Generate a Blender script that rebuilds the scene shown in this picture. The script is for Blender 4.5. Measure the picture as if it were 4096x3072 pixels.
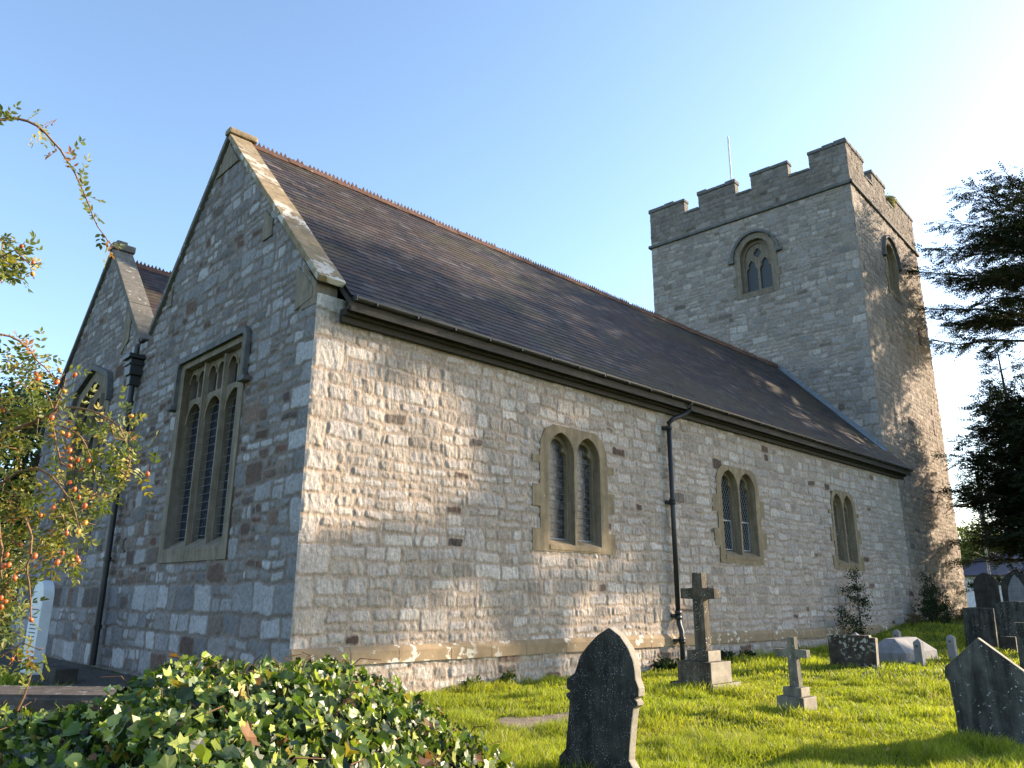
import bpy, bmesh, math, random
import numpy as np
from mathutils import Vector, Matrix
for o in list(bpy.data.objects): bpy.data.objects.remove(o)
SC = bpy.context.scene
COL = SC.collection
R = math.radians
# ------------------------------------------------------------------ camera
yaw, pitch, roll = R(44.1469), R(15.4365), R(0.3174)
CAM = Vector((-6.35, -11.50, 1.65))
fwd = Vector((math.sin(yaw)*math.cos(pitch), math.cos(yaw)*math.cos(pitch), math.sin(pitch)))
rt0 = Vector((math.cos(yaw), -math.sin(yaw), 0)); up0 = rt0.cross(fwd)
rt = rt0*math.cos(roll) + up0*math.sin(roll); upv = rt.cross(fwd)
cam = bpy.data.objects.new('camera', bpy.data.cameras.new('camera')); COL.objects.link(cam)
cam.data.sensor_width = 36; cam.data.lens = 3070.47/4096*36; cam.data.clip_start = 0.05; cam.data.clip_end = 3000
m4 = Matrix((rt, upv, -fwd)).transposed().to_4x4(); m4.translation = CAM
cam.matrix_world = m4; SC.camera = cam
# ------------------------------------------------------------------ light
SUN_EL, SUN_AZ = R(19.0), R(-23.0)         # azimuth measured from +X toward +Y
w = bpy.data.worlds.new('World'); SC.world = w; w.use_nodes = True
nt = w.node_tree; bg = nt.nodes['Background']
sky = nt.nodes.new('ShaderNodeTexSky'); sky.sky_type = 'NISHITA'; sky.sun_disc = False
sky.sun_elevation = SUN_EL; sky.sun_rotation = R(90) - SUN_AZ
sky.air_density = 1.0; sky.dust_density = 0.9; sky.ozone_density = 1.9; sky.altitude = 20
nt.links.new(sky.outputs[0], bg.inputs[0]); bg.inputs[1].default_value = 0.15
sl = bpy.data.lights.new('sun', 'SUN'); sl.energy = 5.0; sl.angle = R(0.53); sl.color = (1.0, 0.82, 0.60)
so = bpy.data.objects.new('sun', sl); COL.objects.link(so)
sd = Vector((math.cos(SUN_AZ)*math.cos(SUN_EL), math.sin(SUN_AZ)*math.cos(SUN_EL), math.sin(SUN_EL)))
so.rotation_euler = sd.to_track_quat('Z', 'Y').to_euler(); so.location = (30, -20, 40)
SC.view_settings.view_transform = 'Standard'; SC.view_settings.look = 'None'
SC.view_settings.exposure = 1.47; SC.view_settings.gamma = 1.0
SC.render.engine = 'CYCLES'
SC.cycles.max_bounces = 6; SC.cycles.diffuse_bounces = 3; SC.cycles.transparent_max_bounces = 6

# ------------------------------------------------------------------ helpers
def tag(o, label=None, cat=None, group=None, kind=None):
    if label: o['label'] = label
    if cat: o['category'] = cat
    if group: o['group'] = group
    if kind: o['kind'] = kind
    return o
def empty(name, loc, label, cat, group=None, rz=0):
    o = bpy.data.objects.new(name, None); COL.objects.link(o); o.location = loc; o.rotation_euler = (0, 0, rz)
    o.empty_display_size = .2
    return tag(o, label, cat, group)
def link(name, me, mat=None, parent=None, smooth=False):
    """mesh given in world coordinates; kept in place under its parent"""
    o = bpy.data.objects.new(name, me); COL.objects.link(o)
    if mat: me.materials.append(mat)
    if parent is not None:
        o.parent = parent
        o.matrix_parent_inverse = parent_matrix(parent).inverted()
    if smooth: me.polygons.foreach_set('use_smooth', [True]*len(me.polygons))
    return o
def parent_matrix(p):
    if p is None: return Matrix.Identity(4)
    base = parent_matrix(p.parent)@p.matrix_parent_inverse if p.parent else Matrix.Identity(4)
    return base @ Matrix.LocRotScale(p.location, p.rotation_euler, p.scale)
def mesh_np(name, V, F, mat, parent=None, col=None, smooth=False):
    V = np.asarray(V, np.float32); F = np.asarray(F, np.int32); k = F.shape[1]
    me = bpy.data.meshes.new(name); me.vertices.add(len(V)); me.vertices.foreach_set('co', V.ravel())
    me.loops.add(F.size); me.loops.foreach_set('vertex_index', F.ravel())
    me.polygons.add(len(F)); me.polygons.foreach_set('loop_start', np.arange(0, F.size, k, dtype=np.int32))
    me.polygons.foreach_set('loop_total', np.full(len(F), k, np.int32))
    me.polygons.foreach_set('use_smooth', np.full(len(F), bool(smooth)))
    me.update(calc_edges=True)
    if col is not None:
        a = me.color_attributes.new('col', 'FLOAT_COLOR', 'POINT')
        c = np.ones((len(V), 4), np.float32); c[:, :3] = col; a.data.foreach_set('color', c.ravel())
    return link(name, me, mat, parent)
class MB:
    """collects primitive shapes, links them as one mesh"""
    def __init__(s): s.bm = bmesh.new()
    def box(s, x0, x1, y0, y1, z0, z1, T=None, bev=0.0):
        vs = []
        t = bmesh.new()
        P = [(x, y, z) for x in (x0, x1) for y in (y0, y1) for z in (z0, z1)]
        v = [t.verts.new(p) for p in P]
        for f in ((0,1,3,2),(4,6,7,5),(0,4,5,1),(2,3,7,6),(0,2,6,4),(1,5,7,3)): t.faces.new([v[i] for i in f])
        if bev: bmesh.ops.bevel(t, geom=list(t.edges), offset=bev, segments=2, affect='EDGES', profile=.6)
        s.add(t, T); return s
    def add(s, t, T=None):
        if T:
            for v in t.verts: v.co = Vector(T(*v.co))
        bmesh.ops.recalc_face_normals(t, faces=list(t.faces))
        me = bpy.data.meshes.new('t'); t.to_mesh(me); t.free(); s.bm.from_mesh(me); bpy.data.meshes.remove(me)
    def prism(s, pts, d0, d1, T, bev=0.0):
        """polygon pts (a,b) extruded between d0,d1 ; T(a,b,d)"""
        t = bmesh.new()
        A = [t.verts.new((a, b, d0)) for a, b in pts]; B = [t.verts.new((a, b, d1)) for a, b in pts]
        n = len(pts)
        t.faces.new(A); t.faces.new(B[::-1])
        for i in range(n): t.faces.new((A[i], B[i], B[(i+1) % n], A[(i+1) % n]))
        if bev: 
            es = [e for e in t.edges]
            bmesh.ops.bevel(t, geom=es, offset=bev, segments=2, affect='EDGES', profile=.6)
        s.add(t, T); return s
    def tube(s, pts, rad, seg=8, caps=True):
        pts = [Vector(p) for p in pts]
        if not hasattr(rad, '__len__'): rad = [rad]*len(pts)
        t = bmesh.new(); rings = []
        up = Vector((0, 0, 1))
        for i, p in enumerate(pts):
            d = (pts[min(i+1, len(pts)-1)] - pts[max(i-1, 0)]).normalized()
            a = d.cross(up) if abs(d.z) < .95 else d.cross(Vector((1, 0, 0)))
            a.normalize(); b = d.cross(a).normalized()
            rings.append([t.verts.new(p + (a*math.cos(k*2*math.pi/seg) + b*math.sin(k*2*math.pi/seg))*rad[i]) for k in range(seg)])
        for i in range(len(rings)-1):
            for k in range(seg):
                t.faces.new((rings[i][k], rings[i][(k+1) % seg], rings[i+1][(k+1) % seg], rings[i+1][k]))
        if caps: t.faces.new(rings[0]); t.faces.new(rings[-1][::-1])
        s.add(t); return s
    def build(s, name, mat, parent=None, smooth=False):
        me = bpy.data.meshes.new(name); s.bm.to_mesh(me); s.bm.free()
        return link(name, me, mat, parent, smooth)
def plate_mesh(outer, holes, d0, d1, T):
    cu = bpy.data.curves.new('c', 'CURVE'); cu.dimensions = '2D'; cu.fill_mode = 'BOTH'; cu.extrude = abs(d1-d0)/2
    for pts in [outer]+holes:
        sp = cu.splines.new('POLY'); sp.points.add(len(pts)-1)
        for i, (a, b) in enumerate(pts): sp.points[i].co = (a, b, 0, 1)
        sp.use_cyclic_u = True
    ob = bpy.data.objects.new('c', cu); COL.objects.link(ob)
    bpy.context.view_layer.update()
    me = bpy.data.meshes.new_from_object(ob); bpy.data.objects.remove(ob); bpy.data.curves.remove(cu)
    mid = (d0+d1)/2
    for v in me.vertices: v.co = Vector(T(v.co.x, v.co.y, mid+v.co.z))
    me.materials.clear()
    b = bmesh.new(); b.from_mesh(me); bmesh.ops.recalc_face_normals(b, faces=list(b.faces)); b.to_mesh(me); b.free()
    return me
def join_meshes(ms):
    b = bmesh.new()
    for m in ms: b.from_mesh(m)
    me = bpy.data.meshes.new('j'); b.to_mesh(me); b.free(); return me
rng0 = np.random.default_rng(5)
LAT = rng0.random((64, 256, 256)).astype(np.float32)
def vn(u, v, seed=0):
    u = np.asarray(u, np.float64); v = np.asarray(v, np.float64)
    i = np.floor(u).astype(int); j = np.floor(v).astype(int); a = u-i; b = v-j
    a = a*a*(3-2*a); b = b*b*(3-2*b); L = LAT[seed % 64]
    i0 = i & 255; i1 = (i+1) & 255; j0 = j & 255; j1 = (j+1) & 255
    return (L[i0, j0]*(1-a)+L[i1, j0]*a)*(1-b)+(L[i0, j1]*(1-a)+L[i1, j1]*a)*b
def fbm(u, v, seed=0, o=3):
    s = 0; t = 0
    for k in range(o): s = s + vn(u*2**k+17*k, v*2**k+9*k, seed+k)*.5**k; t += .5**k
    return s/t
def sstep(x): x = np.clip(x, 0, 1); return x*x*(3-2*x)

# ------------------------------------------------------------------ materials
def newmat(name):
    m = bpy.data.materials.new(name); m.use_nodes = True
    return m, m.node_tree, m.node_tree.nodes['Principled BSDF']
def N(nt, t, **k):
    n = nt.nodes.new(t)
    for a, b in k.items(): setattr(n, a, b)
    return n
def noise(nt, scale, detail=4, rough=.6, coord='Object', stretch=None):
    tc = N(nt, 'ShaderNodeTexCoord'); src = tc.outputs[coord]
    if stretch:
        mp = N(nt, 'ShaderNodeMapping'); mp.inputs['Scale'].default_value = stretch; nt.links.new(src, mp.inputs[0]); src = mp.outputs[0]
    n = N(nt, 'ShaderNodeTexNoise'); n.inputs['Scale'].default_value = scale; n.inputs['Detail'].default_value = detail; n.inputs['Roughness'].default_value = rough
    nt.links.new(src, n.inputs['Vector']); return n
def ramp(nt, src, stops):
    r = N(nt, 'ShaderNodeValToRGB'); e = r.color_ramp.elements
    while len(e) < len(stops): e.new(.5)
    for k, (p, c) in enumerate(stops):
        e[k].position = p; e[k].color = (c, c, c, 1) if not hasattr(c, '__len__') else (*c, 1)
    nt.links.new(src, r.inputs[0]); return r
def mix(nt, fac, a, b, mode='MIX'):
    m = N(nt, 'ShaderNodeMix', data_type='RGBA', blend_type=mode)
    for s, v in ((m.inputs[0], fac), (m.inputs[6], a), (m.inputs[7], b)):
        if hasattr(v, 'is_linked') or hasattr(v, 'links'): nt.links.new(v, s)
        elif hasattr(v, '__len__'): s.default_value = (*v, 1) if len(v) == 3 else v
        else: s.default_value = v
    return m.outputs[2]
def bump(nt, bs, src, strength, dist):
    b = N(nt, 'ShaderNodeBump'); b.inputs['Strength'].default_value = strength; b.inputs['Distance'].default_value = dist
    nt.links.new(src, b.inputs['Height']); nt.links.new(b.outputs[0], bs.inputs['Normal']); return b
def wallmat(name, fin=True):
    m, nt, bs = newmat(name); bs.inputs['Roughness'].default_value = .95; bs.inputs['Specular IOR Level'].default_value = .15
    at = N(nt, 'ShaderNodeAttribute', attribute_name='col')
    n1 = noise(nt, 14, 6, .7); r1 = ramp(nt, n1.outputs[0], [(.25, .62), (.75, 1.35)])
    c = mix(nt, 1, at.outputs[0], r1.outputs[0], 'MULTIPLY')
    n2 = noise(nt, 55, 3, .6); r2 = ramp(nt, n2.outputs[0], [(.33, .6), (.45, 1.0)])
    c = mix(nt, .6, c, r2.outputs[0], 'MULTIPLY')
    nt.links.new(c, bs.inputs['Base Color'])
    n3 = noise(nt, 9, 5, .68, stretch=(1.5, 1.5, .8) if fin else None)
    n4 = noise(nt, 5.5, 6, .55, stretch=(1.7, 1.7, .8)); n4.noise_type = 'RIDGED_MULTIFRACTAL'; n4.inputs['Lacunarity'].default_value = 2.2
    ad = N(nt, 'ShaderNodeMath', operation='MULTIPLY_ADD'); nt.links.new(n4.outputs[0], ad.inputs[0]); ad.inputs[1].default_value = .55; nt.links.new(n3.outputs[0], ad.inputs[2])
    bump(nt, bs, ad.outputs[0], 1.0, .045 if fin else .04)
    return m
M_WALL = wallmat('rubble_stone'); M_TOWER = wallmat('tower_stone')
def stonemat(name, a, b, spot=None, amt=.0, sscale=25, streak=0.0, rough=.9, bumpd=.01, nscale=5, moss=None, bands=None):
    m, nt, bs = newmat(name); bs.inputs['Roughness'].default_value = rough; bs.inputs['Specular IOR Level'].default_value = .2
    n1 = noise(nt, nscale, 6, .65); r1 = ramp(nt, n1.outputs[0], [(.3, a), (.7, b)]); c = r1.outputs[0]
    if streak:
        n2 = noise(nt, 7, 4, .6, stretch=(1, 1, .12)); r2 = ramp(nt, n2.outputs[0], [(.38, 1-streak), (.62, 1.0+streak*.3)])
        c = mix(nt, 1, c, r2.outputs[0], 'MULTIPLY')
    if moss:
        n4 = noise(nt, 2.3, 5, .6); r4 = ramp(nt, n4.outputs[0], [(.5, 0.), (.66, .85)]); c = mix(nt, r4.outputs[0], c, moss)
    if spot:
        n3 = noise(nt, sscale, 3, .55); r3 = ramp(nt, n3.outputs[0], [(1-amt-.02, 0.), (1-amt+.02, .9)])
        n5 = noise(nt, sscale*.16, 2, .5); r5 = ramp(nt, n5.outputs[0], [(.42, 0.), (.56, 1.)])
        f = mix(nt, 1, r3.outputs[0], r5.outputs[0], 'MULTIPLY'); c = mix(nt, f, c, spot)
    nt.links.new(c, bs.inputs['Base Color'])
    nb = noise(nt, 40, 5, .7); bump(nt, bs, nb.outputs[0], .7, bumpd)
    return m
M_DRESS = stonemat('ochre_sandstone', (.21, .16, .10), (.30, .24, .16), streak=.25, bumpd=.006)
M_DRESS_G = stonemat('grey_brown_sandstone', (.155, .125, .09), (.235, .195, .15), streak=.25, bumpd=.006)
M_PLINTH = stonemat('plinth_sandstone', (.22, .16, .10), (.32, .24, .15), spot=(.62, .58, .50), amt=.40, sscale=6, bumpd=.01)
M_COPE = stonemat('lichened_coping', (.20, .15, .09), (.30, .24, .16), spot=(.55, .52, .47), amt=.50, sscale=4, streak=.2, bumpd=.015)
M_COPE_D = stonemat('dark_coping', (.10, .095, .085), (.17, .16, .14), spot=(.4, .4, .37), amt=.36, sscale=7, bumpd=.015)
M_TCOPE = stonemat('parapet_coping', (.085, .083, .083), (.18, .175, .17), bumpd=.03)
M_CROSS = stonemat('cross_stone', (.06, .05, .038), (.15, .125, .095), spot=(.4, .38, .32), amt=.38, sscale=30, streak=.45, bumpd=.006)
M_CROSS2 = stonemat('pale_cross_stone', (.09, .085, .068), (.20, .185, .145), spot=(.38, .37, .31), amt=.36, sscale=30, streak=.35, bumpd=.006)
M_BLACK = stonemat('blackened_sandstone', (.016, .015, .013), (.06, .054, .046), spot=(.30, .32, .31), amt=.375, sscale=70, streak=.6, bumpd=.006)
M_SIDE = stonemat('brown_stone_side', (.24, .205, .16), (.40, .35, .28), spot=(.4, .36, .3), amt=.36, sscale=40, bumpd=.006)  # side stone, its colour lightened so sun-facing edges look lit
M_GREYH = stonemat('weathered_grey_slab', (.04, .039, .035), (.11, .107, .095), spot=(.5, .5, .48), amt=.34, sscale=26, streak=.6, bumpd=.006)
M_LICH = stonemat('lichen_headstone', (.04, .035, .028), (.085, .075, .06), spot=(.45, .45, .41), amt=.42, sscale=12, streak=.3, bumpd=.006)
M_DARKH = stonemat('dark_headstone', (.035, .03, .025), (.08, .07, .06), streak=.3)
M_PALE = stonemat('pale_limestone', (.19, .185, .19), (.28, .275, .28), streak=.12, bumpd=.003)
M_WHITE = stonemat('white_marble', (.62, .64, .66), (.75, .76, .78), rough=.5, bumpd=.001)
M_LEDGE = stonemat('ledge_stone', (.05, .042, .036), (.12, .10, .085), spot=(.3, .29, .27), amt=.37, sscale=12, bumpd=.015)
M_SLABG = stonemat('ground_slab', (.12, .095, .075), (.24, .19, .15), spot=(.35, .3, .2), amt=.4, sscale=8, bumpd=.01)
M_TEXT = stonemat('dark_lettering', (.14, .15, .17), (.22, .23, .25))
def plain(name, c, rough=.6, metal=0, spec=.5, nz=.25):
    m, nt, bs = newmat(name); bs.inputs['Roughness'].default_value = rough; bs.inputs['Metallic'].default_value = metal
    bs.inputs['Specular IOR Level'].default_value = spec
    n = noise(nt, 9, 4); r = ramp(nt, n.outputs[0], [(.3, 1-nz), (.7, 1+nz)]); nt.links.new(mix(nt, 1, c, r.outputs[0], 'MULTIPLY'), bs.inputs['Base Color'])
    return m
M_IRON = plain('black_cast_iron', (.018, .02, .022), .45)
M_LEAD = plain('lead_sheet', (.17, .20, .235), .6, 0, .4)
M_WOODD = plain('dark_timber', (.03, .026, .022), .8)
M_POLE = plain('white_paint', (.7, .7, .7), .4)
M_WHITEW = plain('white_render', (.72, .74, .78), .8)
M_ALU = plain('pale_metal', (.3, .31, .33), .4)
M_TERRA = stonemat('terracotta', (.07, .042, .032), (.15, .075, .05), spot=(.3, .27, .22), amt=.36, sscale=9, bumpd=.006)
def slatemat():
    m, nt, bs = newmat('roof_slate'); bs.inputs['Roughness'].default_value = .65; bs.inputs['Specular IOR Level'].default_value = .2
    at = N(nt, 'ShaderNodeAttribute', attribute_name='col'); n1 = noise(nt, 6, 5, .65); r1 = ramp(nt, n1.outputs[0], [(.3, .65), (.7, 1.35)])
    c = mix(nt, 1, at.outputs[0], r1.outputs[0], 'MULTIPLY')
    n2 = noise(nt, 1.1, 4, .6, stretch=(.5, 1, 1)); r2 = ramp(nt, n2.outputs[0], [(.46, 0.), (.66, .6)]); c = mix(nt, r2.outputs[0], c, (.07, .047, .034))
    nt.links.new(c, bs.inputs['Base Color']); nb = noise(nt, 20, 5, .7); bump(nt, bs, nb.outputs[0], .5, .01); return m
M_SLATE = slatemat()
def glassmat(name, kind):
    m, nt, bs = newmat(name); bs.inputs['Roughness'].default_value = .12 if kind != 'stain' else .35
    tc = N(nt, 'ShaderNodeTexCoord')
    if kind == 'stain':
        v = N(nt, 'ShaderNodeTexVoronoi', feature='DISTANCE_TO_EDGE'); v.inputs['Scale'].default_value = 11; nt.links.new(tc.outputs['Object'], v.inputs['Vector'])
        v2 = N(nt, 'ShaderNodeTexVoronoi'); v2.inputs['Scale'].default_value = 11; nt.links.new(tc.outputs['Object'], v2.inputs['Vector'])
        sp = N(nt, 'ShaderNodeSeparateColor'); nt.links.new(v2.outputs['Color'], sp.inputs[0])
        r = ramp(nt, v.outputs[0], [(.03, 0.), (.06, 1.)]); c = ramp(nt, sp.outputs[0], [(0., (.012, .013, .016)), (.7, (.03, .03, .032)), (.97, (.14, .135, .125))])
        nt.links.new(mix(nt, r.outputs[0], (.09, .09, .088), c.outputs[0]), bs.inputs['Base Color'])
    elif kind == 'blue':
        n = noise(nt, 12, 3, .6); r = ramp(nt, n.outputs[0], [(.35, (.012, .014, .02)), (.62, (.03, .04, .06)), (.8, (.12, .16, .24))]); nt.links.new(r.outputs[0], bs.inputs['Base Color'])
        bump(nt, bs, n.outputs[0], .3, .01)
    else: bs.inputs['Base Color'].default_value = (.012, .012, .014, 1); n = noise(nt, 3, 2); bump(nt, bs, n.outputs[0], .15, .02)
    return m
M_STAIN = glassmat('stained_glass', 'stain'); M_BLUEG = glassmat('blue_stained_glass', 'blue'); M_GLASS = glassmat('dark_glass', 'plain')
M_CAME = plain('lead_came', (.22, .23, .24), .5)
def leafmat(name, trans=.35, rough=.5, spec=.4, attr=True, c=(.05, .08, .02)):
    m, nt, bs = newmat(name); bs.inputs['Roughness'].default_value = rough; bs.inputs['Specular IOR Level'].default_value = spec
    out = nt.nodes['Material Output']
    if attr: src = N(nt, 'ShaderNodeAttribute', attribute_name='col').outputs[0]
    else: src = N(nt, 'ShaderNodeRGB').outputs[0]; src.default_value = (*c, 1)
    nt.links.new(src, bs.inputs['Base Color'])
    tl = N(nt, 'ShaderNodeBsdfTranslucent'); nt.links.new(mix(nt, 1, src, (1.35, 1.45, .6), 'MULTIPLY'), tl.inputs[0])
    ms = N(nt, 'ShaderNodeMixShader'); ms.inputs[0].default_value = trans
    nt.links.new(bs.outputs[0], ms.inputs[1]); nt.links.new(tl.outputs[0], ms.inputs[2]); nt.links.new(ms.outputs[0], out.inputs[0]); return m
M_GRASS = leafmat('grass_blades', .45, .5, .3); M_IVY = leafmat('ivy_leaves', .28, .38, .5); M_ROSE = leafmat('rose_leaves', .35, .5, .35)
M_FOL = leafmat('tree_leaves', .3, .6, .25); M_NEEDLE = leafmat('needles', .12, .7, .15)
M_BARK = stonemat('bark', (.05, .04, .03), (.13, .10, .075), bumpd=.02, nscale=12)
M_CANE = stonemat('rose_cane', (.16, .085, .05), (.24, .15, .08), bumpd=.002, nscale=30)
M_STEM = stonemat('ivy_stem', (.09, .05, .03), (.16, .09, .05))
M_HIP = plain('rose_hip_skin', (.55, .12, .03), .35, 0, .5, .5); M_HIP2 = plain('unripe_hip_skin', (.6, .25, .03), .35)
def groundmat(name, stops, sc, bd=.03):
    m, nt, bs = newmat(name); bs.inputs['Roughness'].default_value = 1; bs.inputs['Specular IOR Level'].default_value = .1
    n = noise(nt, sc, 8, .7); r = ramp(nt, n.outputs[0], stops); nt.links.new(r.outputs[0], bs.inputs['Base Color'])
    nb = noise(nt, sc*9, 6, .8); bump(nt, bs, nb.outputs[0], .9, bd); return m
M_GROUND = groundmat('turf', [(.3, (.03, .05, .01)), (.55, (.06, .095, .018)), (.75, (.09, .11, .03))], 1.5)
M_GRAVEL = groundmat('gravel', [(.3, (.05, .045, .04)), (.7, (.16, .14, .12))], 12, .02)

# ------------------------------------------------------------------ terrain
def gz(x, y):
    x = np.asarray(x, float); y = np.asarray(y, float)
    b = np.interp(x, [-5, 8, 17, 21, 25, 40, 80, 400], [0, -.05, .13, .22, .68, 1.0, 1.2, 1.2])
    b = b*(np.clip((16-y)/10, 0, 1)*.8+.2)
    n = (fbm(x*.35, y*.35, 3, 3)-.5)*.16*np.clip(1-(np.abs(y+5)-6)/6, .2, 1)*np.clip((np.hypot(x, y)-1)/3, 0, 1)
    near_wall = np.clip(-y/1.5, 0, 1)
    crest = .10*np.exp(-((x-11.5)/2.2)**2)*np.exp(-((y+5)/2.5)**2)
    return b + n*near_wall + crest
xs = np.unique(np.concatenate([np.linspace(-400, -20, 20), np.linspace(-20, 45, 200), np.linspace(45, 500, 24)]))
ys = np.unique(np.concatenate([np.linspace(-400, -20, 20), np.linspace(-20, 20, 130), np.linspace(20, 500, 30)]))
X, Y = np.meshgrid(xs, ys, indexing='ij')
def gridF(a, b):
    i, j = np.meshgrid(np.arange(a-1), np.arange(b-1), indexing='ij'); q = (i*b+j).ravel()
    return np.stack([q, q+b, q+b+1, q+1], 1)
g = mesh_np('ground', np.stack([X, Y, gz(X, Y)], -1).reshape(-1, 3), gridF(len(xs), len(ys)), M_GROUND, smooth=True); tag(g, kind='structure')
def sheet(name, x0, x1, y0, y1, mat, dz, wob=.15, seed=1):
    a = np.linspace(x0, x1, 40); b = np.linspace(y0, y1, 80); A, B = np.meshgrid(a, b, indexing='ij')
    A2 = A + (vn(A*1.5, B*1.5, seed)-.5)*wob*2; 
    o = mesh_np(name, np.stack([A2, B, gz(A2, B)+dz], -1).reshape(-1, 3), gridF(40, 80), mat, smooth=True); tag(o, kind='structure'); return o
sheet('path', -1.9, -.02, .3, 20, M_GRAVEL, .006, .2)

# ------------------------------------------------------------------ rubble masonry generator
def masonry(W, H, seed, hb=(.22, .42), ws=(.25, .8), rows=(.35, .5), sw=(.14, .42), quoin=(True, False), res=.012, big=-1):
    rg = np.random.default_rng(seed); rects = []
    v = 0.0; k = 0
    while v < H:
        h = rg.uniform(*hb); u = 0.0; k += 1
        bg_ = v < big
        if quoin[0]: q = .62 if k % 2 else .34; rects.append((0, q, v, v+h, 1)); u = q
        end = W
        if quoin[1]: q = .5 if k % 2 else .3; rects.append((W-q, W, v, v+h, 1)); end = W-q
        while u < end-.01:
            sg = min(rg.uniform(*ws), end-u)
            if end-u-sg < .12: sg = end-u
            r = rg.random()*(.45 if bg_ else 1)
            if bg_ and sg > .9: sg = rg.uniform(.4, .85)
            if (r < rows[0] and sg < .86 and h < (.62 if bg_ else .46)) or (h < .36 and r < .12): rects.append((u, u+sg, v, v+h, 0))
            else:
                n = 2 if r < rows[0]+rows[1] or h < .4 else 3
                cuts = np.sort(np.concatenate([[0], (np.arange(1, n)+rg.uniform(-.22, .22, n-1))/n, [1]]))*h
                for a, b in zip(cuts[:-1], cuts[1:]):
                    x = u
                    while x < u+sg-.01:
                        s = rg.uniform(*sw)
                        if u+sg-x-s < .1: s = u+sg-x
                        rects.append((x, x+s, v+a, v+b, 0)); x += s
            u += sg
        v += h
    nu, nv = int(W/res)+8, int(H/res)+8
    lab = np.zeros((nu, nv), np.int32); Rr = np.array(rects)
    for i, (a, b, c, d, q) in enumerate(rects):
        lab[int(a/res):int(b/res)+1, int(c/res):int(d/res)+1] = i
    return lab, Rr, res, rg
def wall_field(U, Vv, lay, palette, browns, gapw=.012, seed=0, protr=1.0, u_edges=()):
    lab, Rr, res, rg = lay; n = len(Rr)
    wu = (fbm(U/.55, Vv/.5, seed+1, 2)-.5)*.10+(fbm(U/.13, Vv/.13, seed+4, 2)-.5)*.062
    wv = (fbm(U/.8, Vv/.5, seed+7, 2)-.5)*.11+(fbm(U/.15, Vv/.12, seed+9, 2)-.5)*.056
    fade = np.ones_like(U)
    for ue in u_edges: fade = np.minimum(fade, np.clip(np.abs(U-ue)/.3, 0, 1))
    uu = np.clip(U+wu*fade, 0, None); vv = np.clip(Vv+wv, 0, None)
    L = lab[np.clip((uu/res).astype(int), 0, lab.shape[0]-1), np.clip((vv/res).astype(int), 0, lab.shape[1]-1)]
    r = Rr[L]; ins = rg.random((n, 4))**2*.022; I_ = ins[L]
    du = np.minimum(uu-r[..., 0]-I_[..., 0], r[..., 1]-I_[..., 1]-uu); dv = np.minimum(vv-r[..., 2]-I_[..., 2], r[..., 3]-I_[..., 3]-vv)
    for ue in u_edges: du = np.where((np.abs(U-ue) < .12), np.maximum(du, .1), du)
    rad = .03+.07*rg.random(n)[L]; c = (du < rad) & (dv < rad)
    d = np.where(c, rad-np.hypot(rad-np.clip(du, -1, rad), rad-np.clip(dv, -1, rad)), np.minimum(du, dv))
    rnd = rg.random((n, 6)); g_ = gapw*(.6+1.1*rnd[L, 0])
    prof = sstep((d-g_)/.022)
    uc = (uu-(r[..., 0]+r[..., 1])/2); vc = (vv-(r[..., 2]+r[..., 3])/2)
    hgt = prof*(.010+.016*rnd[L, 1]+ (rnd[L, 2]-.5)*.07*uc+(rnd[L, 3]-.5)*.10*vc)*.75 + (np.abs(fbm(U/.16+Vv*.9, Vv/.34, seed+12, 3)-.5)*-.06+.010+(fbm(U/.06, Vv/.10, seed+13, 2)-.5)*.014)*prof + (fbm(U/.05, Vv/.05, seed+15, 2)-.5)*.007
    pal = np.array(palette); ci = rg.integers(0, len(pal), n); base = pal[ci]*rg.uniform(browns.get('lo', .74), 1.1, (n, 1))*(1+.08*Rr[:, 4:5])
    C = base[L]
    br = np.array(browns['cols'])[np.minimum((rg.random(n)**1.0*(len(browns['cols'])-.75)).astype(int), len(browns['cols'])-1)]*rg.uniform(.8, 1.2, (n, 1))
    p = browns['prob']((r[..., 0]+r[..., 1])/2, (r[..., 2]+r[..., 3])/2)*(1-r[..., 4])
    C = np.where((rnd[L, 4] < p)[..., None], br[L], C)
    C = C*(.86+.28*fbm(U/.5, Vv/.5, seed+20, 3))[..., None]
    mort = np.array(browns.get('mortar', (.27, .215, .16)))*(.75+.5*fbm(U/.2, Vv/.2, seed+25, 2))[..., None]
    # smeared pointing over some joints
    sm = sstep((fbm(U/.6, Vv/.5, seed+30, 3)-.50)/.12)*.85
    k = (prof*(1-sm*sstep((.05-d)/.03)))[..., None]
    for ue in u_edges: hgt = hgt*sstep(np.abs(U-ue)/.05)
    return hgt*protr, C*k+mort*(1-k)
def wall_mesh(name, us, vs, T, fld, mask, mat, parent, flip=False, off=None):
    U, Vv = np.meshgrid(us, vs, indexing='ij'); h, C = fld(U, Vv)
    if off is not None: h = h+off(U, Vv)
    P = T(U, Vv, h).reshape(-1, 3); F = gridF(len(us), len(vs))
    uc = ((us[:-1]+us[1:])/2)[:, None]+0*vs[None, :-1]; vc = ((vs[:-1]+vs[1:])/2)[None, :]+0*us[:-1, None]
    keep = mask(uc, vc).ravel(); F = F[keep]
    if flip: F = F[:, ::-1]
    used = np.unique(F); mp = np.zeros(len(P), np.int32); mp[used] = np.arange(len(used))
    return mesh_np(name, P[used], mp[F], mat, parent, C.reshape(-1, 3)[used], True)
def Tside(u, v, d): return np.stack([u, -d, v], -1)
def Tgab(u, v, d): return np.stack([-d, u, v], -1)
def V3(T): return lambda a, b, d: tuple(float(k) for k in np.ravel(T(np.float64(a), np.float64(b), np.float64(d))))

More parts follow.
